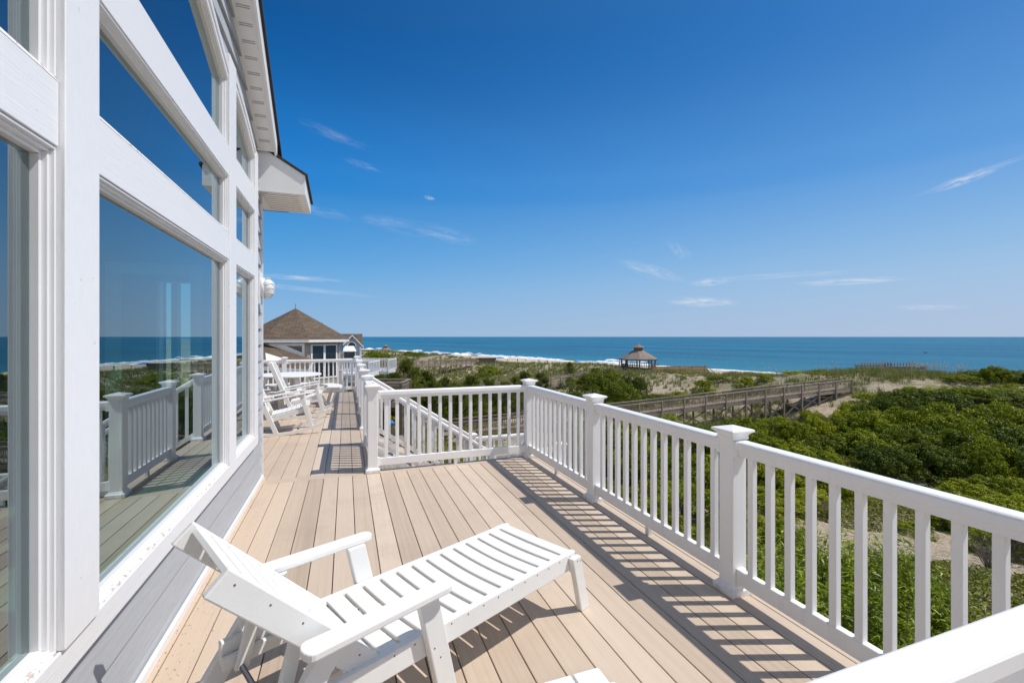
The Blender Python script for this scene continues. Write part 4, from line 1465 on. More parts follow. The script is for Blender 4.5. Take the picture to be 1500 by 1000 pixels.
def gable_house():
    C = at(516, 493, 46)
    root = empty('gabled_house', (C.x, C.y, EYE), -TH + R(19.3), 'blue grey house with white trimmed gable and half round window, beyond the octagonal house', 'house')
    k = .0651
    gb = gz(C.x, C.y) - EYE - 1
    def uv(u, v, y=0.0):
        return Vector(((u - 516) * k, y, (493 - v) * k))
    mb = MB()
    mb.hull8([(-.92, .1, gb), (.86, .1, gb), (.86, 4, gb), (-.92, 4, gb)], [(-.92, .1, -.95), (.86, .1, -.95), (.86, 4, -.95), (-.92, 4, -.95)])
    mb.hull8([(-.92, .1, -.945), (.86, .1, -.945), (0, .1, .02)], [(-.92, 3, -.945), (.86, 3, -.945), (0, 3, .02)])
    mb.box(-3.2, -.93, 1.2, 5, gb, -.9)
    mb.build('wall', MAT['blue_siding'], root)
    mb = MB()
    quad_uv(mb, (1.08, -.1, -1.05), (1.08, 3.2, -1.05), (0, 3.2, .16), (0, -.1, .16))
    quad_uv(mb, (-1.08, 3.2, -1.05), (-1.08, -.1, -1.05), (0, -.1, .16), (0, 3.2, .16))
    quad_uv(mb, (-3.6, .7, -1.15), (1.02, .7, -1.15), (1.02, 2.4, .30), (-3.6, 2.4, .30))
    quad_uv(mb, (1.02, 4.1, -1.15), (-3.6, 4.1, -1.15), (-3.6, 2.4, .30), (1.02, 2.4, .30))
    mb.build('roof', MAT['shingle'], root)
    mb = MB()
    for s in (-1, 1):
        mb.hull8([(s * 1.10, -.16, -1.16), (s * 1.10, -.10, -1.16), (0, -.10, .06), (0, -.16, .06)], [(s * 1.10, -.16, -.99), (s * 1.10, -.10, -.99), (0, -.10, .20), (0, -.16, .20)])
    mb.box(.70, .88, .0, .099, gb, -1.0)
    mb.box(-.95, -.80, .0, .099, gb, -1.0)
    mb.build('gable_trim', MAT['white'], root)
    aa = np.linspace(0, math.pi, 13)
    w = MB().hull8([(-.05 + .46 * math.cos(a), .02, -.98 + .50 * math.sin(a)) for a in aa], [(-.05 + .46 * math.cos(a), .098, -.98 + .50 * math.sin(a)) for a in aa]).build('window', MAT['white'], root)
    MB().hull8([(-.05 + .36 * math.cos(a), .01, -.96 + .39 * math.sin(a)) for a in aa], [(-.05 + .36 * math.cos(a), .018, -.96 + .39 * math.sin(a)) for a in aa]).build('pane', MAT['darkglass'], w)
    mb = MB()
    mb.hull8([(-.95, -.55, -1.45), (.42, -.55, -1.45), (.42, .09, -1.45), (-.95, .09, -1.45)], [(-.68, -.2, -.93), (.15, -.2, -.93), (.15, .09, -.93), (-.68, .09, -.93)])
    mb.build('bay_roof', MAT['white'], root)
    w = MB().box(-.86, .33, -.45, .099, -2.5, -1.452).build('bay_window', MAT['white'], root)
    MB().box(-.78, .25, -.458, -.452, -2.36, -1.52).build('pane', MAT['darkglass'], w)
    mb = MB()
    mb.hull8([(-2.1, -.6, -1.3), (-1.0, -.6, -1.5), (-1.0, 1.2, -1.5), (-2.1, 1.2, -1.3)], [(-2.1, -.6, -.62), (-1.0, -.6, -1.36), (-1.0, 1.2, -1.36), (-2.1, 1.2, -.62)])
    mb.build('porch_gable', MAT['white'], root)
    MB().box(-2.05, -1.05, -.5, 1.19, gb, -1.51).build('porch_wall', MAT['blue_siding'], root)
gable_house()

def slat_rail(mb, a, b, z0, z1, step=.14, w=.04):
    a, b = Vector(a), Vector(b)
    n = max(2, int((b - a).length / step))
    for i in range(n + 1):
        c = a.lerp(b, i / n)
        mb.box(c.x - w / 2, c.x + w / 2, c.y - w / 2, c.y + w / 2, c.z + z0, c.z + z1)

def neighbour_deck():
    C = at(530, 493, 38)
    root = empty('neighbour_deck', (C.x, C.y, EYE), -TH, 'two level white railed deck of the neighbouring houses', 'deck')
    gb = gz(C.x, C.y) - EYE - .5
    k = .057
    for (x0, x1, y0, y1, zf) in ((-3.5, 1.0, -1.5, 1.5, -3.05), (-3.0, 1.75, 1.6, 4.2, -3.0)):
        MB().box(x0, x1, y0, y1, zf - .25, zf).build('platform', MAT['white'], root)
        mb = MB()
        for a, b in (((x0, y0, zf), (x1, y0, zf)), ((x1, y0, zf), (x1, y1, zf)), ((x1, y1, zf), (x0, y1, zf))):
            slat_rail(mb, a, b, .08, .95, .24, .04)
            mb.bar(Vector(a) + Vector((0, 0, .97)), Vector(b) + Vector((0, 0, .97)), .10, .07)
            mb.bar(Vector(a) + Vector((0, 0, .08)), Vector(b) + Vector((0, 0, .08)), .05, .07)
        mb.build('railing', MAT['white'], root)
        for x, y in ((x0, y0), (x1, y0), (x1, y1), ((x0 + x1) / 2, y0)):
            MB().box(x - .06, x + .06, y - .06, y + .06, zf + .001, zf + 1.08).build('post', MAT['white'], root)
            MB().box(x - .09, x + .09, y - .09, y + .09, gb, zf - .251).build('support_post', MAT['oldwood'], root)
neighbour_deck()

# ================================================================== BOARDWALKS, GAZEBOS, LOOKOUTS
def boardwalk(label, pts, width, group=None, brace=(), post_h=1.0, cap=0.15):
    """pts: bay points (x, y, deck z) along the middle of the walk"""
    P = [Vector(p) for p in pts]
    root = empty('boardwalk', P[0], 0, label, 'boardwalk', group)
    P = [p - P[0] for p in P]
    base = Vector(pts[0])
    side = []
    for i in range(len(P)):
        d = (P[min(i + 1, len(P) - 1)] - P[max(i - 1, 0)])
        d.z = 0
        d.normalize()
        side.append(Vector((d.y, -d.x, 0)))
    mb = MB()
    for i in range(len(P) - 1):
        n = 14
        for j in range(n):
            a, b = P[i].lerp(P[i + 1], j / n), P[i].lerp(P[i + 1], (j + .93) / n)
            s = side[i] * width / 2
            mb.hull8([a - s - Vector((0, 0, .04)), b - s - Vector((0, 0, .04)), b + s - Vector((0, 0, .04)), a + s - Vector((0, 0, .04))], [a - s, b - s, b + s, a + s])
    mb.build('walkway', MAT['oldwood'], root)
    for sg in (1, -1):
        st, hr, pk = MB(), MB(), MB()
        for i in range(len(P) - 1):
            o = side[i] * (width / 2 * sg)
            o2 = side[i] * (width / 2 * sg + .03 * sg)
            a, b = P[i], P[i + 1]
            st.bar(a + o2 - Vector((0, 0, .16)), b + o2 - Vector((0, 0, .16)), .04, .26)
            hr.bar(a + o + Vector((0, 0, post_h)), b + o + Vector((0, 0, post_h)), cap, .04)
            hr.bar(a + o + Vector((0, 0, post_h - .13)), b + o + Vector((0, 0, post_h - .13)), .035, .09)
            hr.bar(a + o + Vector((0, 0, .10)), b + o + Vector((0, 0, .10)), .035, .09)
            n = 14
            for j in range(1, n):
                c = a.lerp(b, j / n) + o
                pk.box(c.x - .014, c.x + .014, c.y - .014, c.y + .014, c.z + .05, c.z + post_h - .1)
        st.build('stringer', MAT['oldwood'], root)
        hr.build('handrail', MAT['oldwood'], root)
        pk.build('pickets', MAT['oldwood'], root)
        for i, p in enumerate(P):
            o = p + side[i] * ((width / 2 + .085) * sg)
            zb = gz(o.x + base.x, o.y + base.y) - base.z - .3
            MB().box(o.x - .065, o.x + .065, o.y - .065, o.y + .065, min(zb, o.z - .4), o.z + post_h - .005).build('post', MAT['oldwood'], root)
    if brace:
        mb = MB()
        for i in range(*brace):
            for sg in (1,):
                a, b = P[i] + side[i] * (width / 2 * sg), P[i + 1] + side[i + 1] * (width / 2 * sg)
                za = gz(a.x + base.x, a.y + base.y) - base.z + .05
                zb = gz(b.x + base.x, b.y + base.y) - base.z + .05
                if a.z - .4 > za + .2:
                    mb.bar((a.x, a.y, a.z - .42), (b.x, b.y, zb + .1), .05, .14)
                    mb.bar((a.x, a.y, za + .1), (b.x, b.y, b.z - .42), .05, .14)
        mb.build('cross_brace', MAT['oldwood_dark'], root)
    return root

def rel(r, d, z):
    v = CR * r + CF * d
    return (v.x, v.y, EYE + z)
pts = []
for n in range(-5, 18):
    d = 35.7 + .785 * n + .8
    r = -2.84 + 2.308 * n
    zt = np.interp(n, [-5, 0, 6, 12, 17], [-6.95, -6.56, -5.97, -5.20, -4.62])
    pts.append(rel(r, d, zt - 1.0))
boardwalk('long grey boardwalk climbing right from behind the end railing to the dune', pts, 1.5, None, (8, 22))
def via(ctrl, n):
    ctrl = [np.array(c) for c in ctrl]
    L = [0]
    for a, b in zip(ctrl, ctrl[1:]):
        L.append(L[-1] + np.linalg.norm(b[:2] - a[:2]))
    t = np.linspace(0, L[-1], n)
    return [tuple(float(np.interp(x, L, [c[i] for c in ctrl])) for i in range(3)) for x in t]
def drop1(u, v, d):
    p = at(u, v, d)
    return (p.x, p.y, p.z - 1.0)
boardwalk('grey boardwalk leading up behind the round bush to the gazebo', via([drop1(640, 575, 50), drop1(700, 563, 57), drop1(804, 553.5, 69), drop1(905, 538.5, 86)], 19), 1.5)
boardwalk('far grey boardwalk on tall piles crossing the dune hollow', via([drop1(520, 531, 80), drop1(556, 530, 86), drop1(608, 528.4, 98), drop1(693, 524.7, 120)], 20), 1.6)

def gazebo(C, label, R0, floor_z, base_z, dz):
    root = empty('gazebo', (C.x, C.y, 0), 0, label, 'gazebo')
    n = 8
    rot = R(14)
    D = lambda k, r, z: (r * math.cos(rot + k * math.pi / 4), r * math.sin(rot + k * math.pi / 4), z)
    e, t, c0, c1, ap = dz
    mb = MB()
    for k in range(8):
        quad_uv(mb, D(k, R0, e), D(k + 1, R0, e), D(k + 1, .95, t), D(k, .95, t))
    mb.build('roof', MAT['shake'], root)
    mb = MB()
    mb.rings([(R0 * .93, e - .18), (R0 * .95, e - .02)], 0, 0, 8, rot)
    mb.build('eave_beam', MAT['oldwood_dark'], root)
    cu = MB().rings([(.80, t - .25), (.80, c0 + .02)], 0, 0, 8, rot).build('cupola', MAT['oldwood_dark'], root)
    mb = MB()
    for k in range(8):
        tri_uv(mb, D(k, 1.28, c0), D(k + 1, 1.28, c0), (0, 0, ap))
    mb.build('cupola_roof', MAT['shake'], cu)
    for k in range(8):
        x, y, _ = D(k, R0 * .86, 0)
        MB().box(x - .10, x + .10, y - .10, y + .10, floor_z + .001, e - .18).build('post', MAT['oldwood_dark'], root)
        MB().box(x - .12, x + .12, y - .12, y + .12, base_z - .5, floor_z - .25).build('pile', MAT['oldwood_dark'], root)
    MB().rings([(R0 * .88, floor_z - .25), (R0 * .88, floor_z)], 0, 0, 8, rot).build('floor', MAT['oldwood_dark'], root)
    mb = MB()
    for k in range(8):
        if k == 5:
            continue
        a, b = Vector(D(k, R0 * .86, floor_z)), Vector(D(k + 1, R0 * .86, floor_z))
        for h, w in ((.95, .10), (.5, .08), (.12, .08)):
            mb.bar(a + Vector((0, 0, h)), b + Vector((0, 0, h)), .06, w)
        slat_rail(mb, a, b, .1, .9, .45, .07)
    mb.build('railing', MAT['oldwood_dark'], root)
    return root
G = at(935, 493, 90)
gazebo(G, 'dark wooden gazebo with cupola standing on the dune before the sea', 3.72, EYE - 6.35, gz(G.x, G.y), [EYE + z for z in (-4.35, -2.70, -2.12, -2.0, -1.45)])
G2 = at(565, 493, 190)
gazebo(G2, 'distant gazebo with cupola beside the blue beach umbrellas', 3.7, EYE - 8.2, gz(G2.x, G2.y) , [EYE + z for z in (-6.1, -4.5, -4.0, -3.9, -3.3)])

def tan_fence():
    C = at(1000, 493, 79)
    root = empty('plank_fence', (C.x, C.y, EYE), -TH, 'tan new plank fence beside the gazebo, stepping down at its end', 'fence')
    k = 79 / 667
    X = lambda u: (u - 1000) * k
    Z = lambda v: (493 - v) * k
    mb = MB()
    n = 26
    for i in range(10):
        z0, z1 = Z(548) + i * .17, Z(548) + i * .17 + .155
        if z1 > Z(535.5):
            break
        mb.box(X(958), X(1033) + max(0, (Z(535.5) - z1)) * .9, -.03, .03, z0, z1)
    mb.build('planks', MAT['newwood'], root)
    for u in (960, 978, 996, 1014, 1032):
        MB().box(X(u) - .06, X(u) + .06, -.10, -.031, Z(552), Z(535)).build('post', MAT['newwood'], root)
    MB().box(X(957), X(1034), -.11, .08, Z(535.4), Z(534.8)).build('cap_board', MAT['newwood'], root)
    mb = MB().bar((X(1034), 0, Z(535.2)), (X(1047), 0, Z(546)), .14, .08)
    mb.build('sloped_rail', MAT['newwood'], root)
tan_fence()

def flare_platform(label, C, w, dep, top, floor, base, flare, stairs=True):
    """raised platform whose slatted bench backs lean outwards"""
    root = empty('lookout_platform', (C.x, C.y, EYE), -TH, label, 'lookout')
    a, b = w / 2 - flare, w / 2
    MB().box(-a, a, -dep / 2, dep / 2, floor - .2, floor).build('platform', MAT['oldwood_dark'], root)
    for s in (-1, 1):
        mb = MB()
        for i in range(5):
            f0, f1 = i / 5, (i + .8) / 5
            lx = lambda f: s * (a + (b - a) * f)
            lz = lambda f: floor + (top - floor) * f
            mb.hull8([(lx(f0), -dep / 2, lz(f0)), (lx(f0), dep / 2, lz(f0)), (lx(f0) + s * .04, dep / 2, lz(f0)), (lx(f0) + s * .04, -dep / 2, lz(f0))],
                     [(lx(f1), -dep / 2, lz(f1)), (lx(f1), dep / 2, lz(f1)), (lx(f1) + s * .04, dep / 2, lz(f1)), (lx(f1) + s * .04, -dep / 2, lz(f1))])
        mb.box(min(s * b, s * b + s * .16), max(s * b, s * b + s * .16), -dep / 2 - .05, dep / 2 + .05, top, top + .05)
        mb.build('bench_back', MAT['oldwood'], root)
    mb = MB()
    for i in range(5):
        f0, f1 = i / 5, (i + .8) / 5
        for yy, sg in ((-dep / 2, -1), (dep / 2, 1)):
            xa0, xa1 = a + flare * f0, a + flare * f1
            z0, z1 = floor + (top - floor) * f0, floor + (top - floor) * f1
            mb.hull8([(-xa0, yy, z0), (xa0, yy, z0), (xa0, yy + .04 * sg, z0), (-xa0, yy + .04 * sg, z0)], [(-xa1, yy, z1), (xa1, yy, z1), (xa1, yy + .04 * sg, z1), (-xa1, yy + .04 * sg, z1)])
    mb.build('front_back', MAT['oldwood_dark'], root)
    for x in (-a + .2, 0, a - .2):
        for y in (-dep / 2 + .15, dep / 2 - .15):
            MB().box(x - .09, x + .09, y - .09, y + .09, base, floor - .2).build('pile', MAT['oldwood_dark'], root)
    return root
C = at(713.5, 493, 124)
flare_platform('dark flared bench platform at the end of the far boardwalk', C, 5.0, 4.0, -5.75, -7.6, gz(C.x, C.y) - EYE - .3, .6)

def ramp_lookout():
    C = at(1300, 493, 60)
    root = empty('dune_lookout', (C.x, C.y, EYE), -TH, 'grey wooden lookout with open railing and leaning bench back on the dune crest', 'lookout')
    k = 60 / 667
    P = lambda u, v, y=0.0: Vector(((u - 1300) * k, y, (493 - v) * k))
    mb = MB()
    # leaning slatted bench back at the left end
    for i in range(4):
        f0, f1 = i / 4, (i + .62) / 4
        a0, a1 = P(1262, 548).lerp(P(1252.5, 533.5), f0), P(1262, 548).lerp(P(1252.5, 533.5), f1)
        b0, b1 = P(1290, 548).lerp(P(1292, 533), f0), P(1290, 548).lerp(P(1292, 533), f1)
        y = Vector((0, .05, 0))
        mb.hull8([a0, b0, b0 + y, a0 + y], [a1, b1, b1 + y, a1 + y])
    mb.build('bench_back', MAT['oldwood'], root)
    mb = MB()
    mb.bar(P(1252, 533.2), P(1296, 532.2), .25, .06)
    mb.bar(P(1252.5, 534, .0), P(1262, 549, .0), .08, .10)
    mb.bar(P(1292, 533, -.3), P(1273, 549, -.3), .10, .30)
    mb.bar(P(1284, 532.4, 2.6), P(1330, 531.4, 2.6), .20, .06)
    mb.bar(P(1308, 532.8, 1.2), P(1344, 532.4, 1.2), .20, .06)
    mb.bar(P(1296, 536.2, -.4), P(1352, 535.8, -.4), .22, .12)
    mb.bar(P(1344, 532.4, 1.2), P(1353, 536.5, -.4), .12, .10)
    mb.build('handrail', MAT['oldwood'], root)
    mb = MB()
    slat_rail(mb, P(1285, 540, 2.6), P(1328, 540, 2.6), -.1, .70, .38, .06)
    slat_rail(mb, P(1308, 541, 1.2), P(1344, 541, 1.2), -.1, .70, .4, .06)
    p0, p1 = P(1298, 537), P(1351, 541)
    mb.box(p0.x, p1.x, -.46, -.42, p1.z, p0.z)
    mb.build('pickets', MAT['oldwood_dark'], root)
    for u, y in ((1296, -.4), (1324, -.4), (1352, -.4), (1284, 2.6), (1330, 2.6)):
        p = P(u, 560, y)
        MB().box(p.x - .07, p.x + .07, p.y - .07, p.y + .07, -6.6, (493 - 536) * k).build('post', MAT['oldwood'], root)
    p, q = P(1262, 549), P(1352, 549)
    MB().box(p.x, q.x, -.4, 2.6, p.z - .15, p.z - .001).build('platform', MAT['oldwood'], root)
ramp_lookout()

def stair_platform():
    C = at(570, 493, 27)
    root = empty('stair_platform', (C.x, C.y, EYE), -TH, 'weathered wooden platform with rails below the white stairs', 'platform')
    gb = gz(C.x, C.y) - EYE - .3
    x0, x1, y0, y1, zf = -2.0, .95, -1.0, 1.2, -3.75
    MB().box(x0, x1, y0, y1, zf - .3, zf).build('platform', MAT['oldwood'], root)
    mb = MB()
    for a, b in (((x0, y0, zf), (x1, y0, zf)), ((x1, y0, zf), (x1, y1, zf)), ((x1, y1, zf), (x0, y1, zf)), ((x0, y1, zf), (x0, y0, zf))):
        slat_rail(mb, a, b, .05, .98, .15, .04)
        mb.bar(Vector(a) + Vector((0, 0, 1.12)), Vector(b) + Vector((0, 0, 1.12)), .16, .05)
        mb.bar(Vector(a) + Vector((0, 0, .97)), Vector(b) + Vector((0, 0, .97)), .04, .12)
    mb.build('railing', MAT['oldwood'], root)
    for x in (x0, x1, (x0 + x1) / 2):
        for y in (y0, y1):
            MB().box(x - .08, x + .08, y - .08, y + .08, gb, zf + 1.09).build('post', MAT['oldwood_dark'], root)
    mb = MB()
    n = 12
    for i in range(n):
        mb.box(x1 + i * .26, x1 + i * .26 + .29, y0 + .1, y0 + 1.1, zf - .19 * (i + 1) - .04, zf - .19 * (i + 1))
    mb.build('stair', MAT['oldwood'], root)
stair_platform()
tb = empty('blue_bin', at(571, 620, 16), 0, 'small blue lidded bin glimpsed through the end railing balusters', 'bin')
MB().rings([(.11, -.55), (.14, 0)]).build('bin_body', MAT['oldwood_dark'], tb, .01)
MB().rings([(.15, .002), (.15, .04), (.12, .07), (.03, .08)]).build('lid', MAT['blue'], tb, .01)
bp = at(571, 622, 16)
MB().box(-.5, .5, -.5, .5, gz(bp.x, bp.y) - bp.z, -.551).build('plinth', MAT['oldwood'], tb)

# ================================================================== THINGS ON THE BEACH
def land(u, v, dmin=20, dmax=700):
    """point of the open beach under a pixel: the sand lies about 12 m below the eye"""
    d = 11.9 * FX / (v - 493)
    for _ in range(12):
        p = at(u, v, d)
        d = (EYE - gz(p.x, p.y)) * FX / (v - 493)
        d = min(max(d, 90), 600)
    p = at(u, v, d)
    return Vector((p.x, p.y, max(gz(p.x, p.y), SEA_Z)))

def canopy(p, w, label, m, group=None):
    root = empty('beach_canopy', p, R(20), label, 'canopy', group)
    h = 2.1
    MB().rings([(w / 2, h - .2), (w / 2, h), (w * .28, h + .55), (.02, h + .95)]).build('canopy_top', m, root)
    for x in (-1, 1):
        for y in (-1, 1):
            MB().tube([(x * w * .47, y * w * .47, 0), (x * w * .47, y * w * .47, h - .1)], .035, 6).build('leg', MAT['white'], root)
def umbrella(p, w, label, m, group=None):
    root = empty('beach_umbrella', p, 0, label, 'umbrella', group)
    k = MB()
    aa = [2 * math.pi * a / 10 for a in range(10)]
    for r0, z0, r1, z1 in ((w / 2, 1.75, w * .3, 2.12), (w * .3, 2.12, .02, 2.3)):
        for a, b in zip(aa, aa[1:] + aa[:1]):
            k.face([(r0 * math.cos(a), r0 * math.sin(a), z0), (r0 * math.cos(b), r0 * math.sin(b), z0), (r1 * math.cos(b), r1 * math.sin(b), z1), (r1 * math.cos(a), r1 * math.sin(a), z1)])
    k.build('umbrella_top', m, root)
    MB().tube([(0, 0, 0), (0, 0, 2.4)], .03, 6).build('pole', MAT['white'], root)
for u, v, w, lab in ((541, 515, 5.5, 'white canopy tent left of the distant gazebo'), (668, 524.5, 4.5, 'smaller of the two white canopies beside the far boardwalk'), (679, 525.5, 6.0, 'larger of the two white canopies beside the far boardwalk')):
    canopy(land(u, v, 100), w, lab, MAT['canvas'])
for u, v in ((547, 516), (553, 516.5), (557, 516.5)):
    umbrella(land(u, v, 100), 4.2, 'blue umbrella crowded left of the distant gazebo', MAT['blue'], 'blue umbrellas by the distant gazebo')
for u, v in ((634, 522), (638, 522.3), (650, 523), (655, 523.3), (660, 523.5), (690, 525.5), (696, 525.8)):
    umbrella(land(u, v, 100), 3.6, 'navy blue umbrella in the row along the far beach', MAT['navy'], 'navy umbrellas along the far beach')
umbrella(land(732, 530, 100), 4.5, 'bright blue umbrella right of the flared platform', MAT['blue'])
umbrella(land(740, 530, 100), 3.5, 'white umbrella on the sand right of the bright blue umbrella', MAT['canvas'])
umbrella(land(836, 537.5, 100), 4.2, 'yellow umbrella at the water edge left of the gazebo', MAT['yellow'])
umbrella(land(842.5, 537, 100), 3.6, 'pale blue and white umbrella touching the yellow one', MAT['blue'])

def person_mesh(pose=0):
    """standing figure grown from a jointed skeleton"""
    J = {'pelvis': (0, 0, .95, .135), 'waist': (0, 0, 1.12, .12), 'chest': (0, .01, 1.36, .15), 'neck': (0, .01, 1.50, .055), 'chin': (0, .02, 1.57, .06), 'head': (0, .02, 1.66, .095), 'crown': (0, .02, 1.74, .07)}
    for s, nme in ((-1, 'l'), (1, 'r')):
        st = .10 * s if pose else 0.02 * s
        J['hip' + nme] = (.09 * s, 0, .90, .095)
        J['knee' + nme] = (.10 * s, st + .02, .50, .06)
        J['ankle' + nme] = (.11 * s, st * 1.8, .09, .04)
        J['toe' + nme] = (.12 * s, st * 1.8 + .14, .03, .035)
        J['sh' + nme] = (.18 * s, 0, 1.42, .06)
        J['el' + nme] = (.25 * s, -st * .8, 1.14, .042)
        J['wr' + nme] = (.26 * s, -st + .06, .90, .03)
        J['hand' + nme] = (.26 * s, -st + .08, .80, .032)
    E = [('pelvis', 'waist'), ('waist', 'chest'), ('chest', 'neck'), ('neck', 'chin'), ('chin', 'head'), ('head', 'crown')]
    for n in 'lr':
        E += [('pelvis', 'hip' + n), ('hip' + n, 'knee' + n), ('knee' + n, 'ankle' + n), ('ankle' + n, 'toe' + n), ('chest', 'sh' + n), ('sh' + n, 'el' + n), ('el' + n, 'wr' + n), ('wr' + n, 'hand' + n)]
    names = list(J)
    me = bpy.data.meshes.new('skeleton')
    me.from_pydata([J[n][:3] for n in names], [(names.index(a), names.index(b)) for a, b in E], [])
    o = bpy.data.objects.new('skeleton', me)
    COL.objects.link(o)
    o.modifiers.new('skin', 'SKIN')
    for n, sv in zip(names, me.skin_vertices[0].data):
        sv.radius = (J[n][3], J[n][3])
        sv.use_root = n == 'pelvis'
    ss = o.modifiers.new('sub', 'SUBSURF')
    ss.levels = ss.render_levels = 1
    dg = bpy.context.evaluated_depsgraph_get()
    out = bpy.data.meshes.new_from_object(o.evaluated_get(dg))
    bpy.data.objects.remove(o)
    out.name = 'person'
    return out
PM = [person_mesh(0), person_mesh(1)]
for m_, mm in ((PM[0], MAT['skin2']), (PM[1], MAT['skin'])):
    m_.materials.clear()
    m_.materials.append(mm)
    for p_ in m_.polygons:
        p_.use_smooth = True
def person(p, rz, label, k=0, sc=1.0, group=None):
    o = link('person', PM[k % 2], None, p, rz)
    o.scale = (sc, sc, sc)
    return tag(o, label, 'person', group)
PEOPLE = [(789.5, 532.3), (798.5, 533), (801.5, 533.2), (743.5, 529.8), (758, 530.8), (610, 519), (596, 518), (770, 531.5)]
for i, (u, v) in enumerate(PEOPLE):
    person(land(u, v, 100), i * 1.3, 'tiny figure standing on the beach near the water', i, 1.05, 'people on the beach')
gp = at(907.5, 493, 88)
person((gp.x, gp.y, EYE - 6.35), 1.2, 'person standing at the left edge of the gazebo', 1, 1.05)
G_ = at(907.5, 493, 88)
b_ = empty('gazebo_landing', (G_.x, G_.y, EYE - 6.35), -TH, 'low wooden landing joining the boardwalk to the gazebo', 'landing')
MB().box(-1.6, 1.6, -1.0, 1.0, -.25, 0).build('platform', MAT['oldwood_dark'], b_)
MB().bar((-1.6, -.95, .9), (-.4, -.95, .9), .12, .06).build('handrail', MAT['oldwood'], b_)
for x_ in (-1.4, 1.4):
    MB().box(x_ - .09, x_ + .09, -.9, .9, gz(G_.x, G_.y) - EYE + 6.35 - .4, -.251).build('pile', MAT['oldwood_dark'], b_)

# bird gliding above the water
B0 = at(1355.5, 516.5, 110)
k = MB()
bt = []
k.tube([(0, -.34, 0), (0, -.2, .02), (0, 0, .0), (0, .22, .02), (0, .36, .05), (0, .48, .03)], [.02, .07, .10, .07, .045, .012], 8)
for s in (-1, 1):
    for (x0, y0, c0, z0), (x1, y1, c1, z1) in (((.05, .05, .16, .03), (.42, .10, .13, .14)), ((.42, .10, .13, .14), (.95, -.06, .03, .05))):
        k.hull8([(s * x0, y0 - c0, z0), (s * x1, y1 - c1, z1), (s * x1, y1 + c1, z1), (s * x0, y0 + c0, z0)],
                [(s * x0, y0 - c0, z0 + .02), (s * x1, y1 - c1, z1 + .015), (s * x1, y1 + c1, z1 + .015), (s * x0, y0 + c0, z0 + .03)])
k.hull8([(-.05, -.34, 0), (.05, -.34, 0), (.09, -.52, 0), (-.09, -.52, 0)], [(-.05, -.34, .02), (.05, -.34, .02), (.09, -.52, .01), (-.09, -.52, .01)])
tag(k.build('bird', MAT['bird'], None), 'dark bird gliding low over the sea', 'bird')
bpy.data.objects['bird'].location = B0
bpy.data.objects['bird'].rotation_euler = (0, 0, R(60))
# ================================================================== VEGETATION
def mesh_arrays(name, V, F, m):
    """V (n,3) vertices, F (k,4) or (k,3) faces"""
    me = bpy.data.meshes.new(name)
    n, k, w = len(V), len(F), F.shape[1]
    me.vertices.add(n)
    me.vertices.foreach_set('co', V.astype(np.float32).ravel())
    me.loops.add(k * w)
    me.loops.foreach_set('vertex_index', F.astype(np.int32).ravel())
    me.polygons.add(k)
    me.polygons.foreach_set('loop_start', np.arange(k, dtype=np.int32) * w)
    me.update(calc_edges=True)
    me.materials.append(m)
    return me
def unit(a):
    return a / np.maximum(np.linalg.norm(a, axis=1, keepdims=True), 1e-9)
def leaves(P, N, T, L, Wd, fold=.12):
    """leaf-sized folded quads at P, facing N, pointing along T"""
    n = len(P)
    S_ = unit(np.cross(N, T))
    T = unit(np.cross(S_, N))
    L, Wd = np.broadcast_to(L, n)[:, None], np.broadcast_to(Wd, n)[:, None]
    a = P
    b = P + T * L * .45 + S_ * Wd * .5 + N * L * fold
    c = P + T * L - N * L * .08
    d = P + T * L * .45 - S_ * Wd * .5 + N * L * fold
    V = np.stack([a, b, c, d], 1).reshape(-1, 3)
    F = np.arange(4 * n).reshape(n, 4)
    return V, F
def blob_leaves(blobs, n, L, Wd, rs, up=.45, inner=.16):
    B = np.array(blobs, float)            # cx cy cz rx ry rz
    w = (B[:, 3] * B[:, 4] * B[:, 5]) ** (2 / 3)
    # leaves sit in rounded sprays, so that dark gaps open between them
    per = 64
    m = n // per
    i = rs.choice(len(B), m, p=w / w.sum())
    D = unit(rs.normal(size=(m, 3)))
    D[:, 2] = np.where(D[:, 2] < -.3, -D[:, 2], D[:, 2])
    f = 1.04 - np.abs(rs.normal(0, inner, m))
    q = B[i, :3] + D * B[i, 3:6]
    f = f * (.74 + .52 * fbm(q[:, 0] * 1.3 + q[:, 2], q[:, 1] * 1.3 - q[:, 2], 3))
    Cn = np.repeat(B[i, :3] + D * B[i, 3:6] * f[:, None], per, 0)
    D = np.repeat(D, per, 0)
    n = len(D)
    rad = np.repeat(rs.uniform(.14, .33, m), per) * (L / .125) ** .5
    o = unit(rs.normal(size=(n, 3)) + D * .5 + np.array([0, 0, .35]))
    P = Cn + o * (rad * rs.uniform(.55, 1.0, n) ** .5)[:, None] * np.array([1, 1, .75])
    N = unit(o * .8 + rs.normal(size=(n, 3)) * .5 + np.array([0, 0, up]))
    T = o + rs.normal(size=(n, 3)) * .8
    s = rs.uniform(.65, 1.25, n)
    return leaves(P, N, T, L * s, Wd * s)
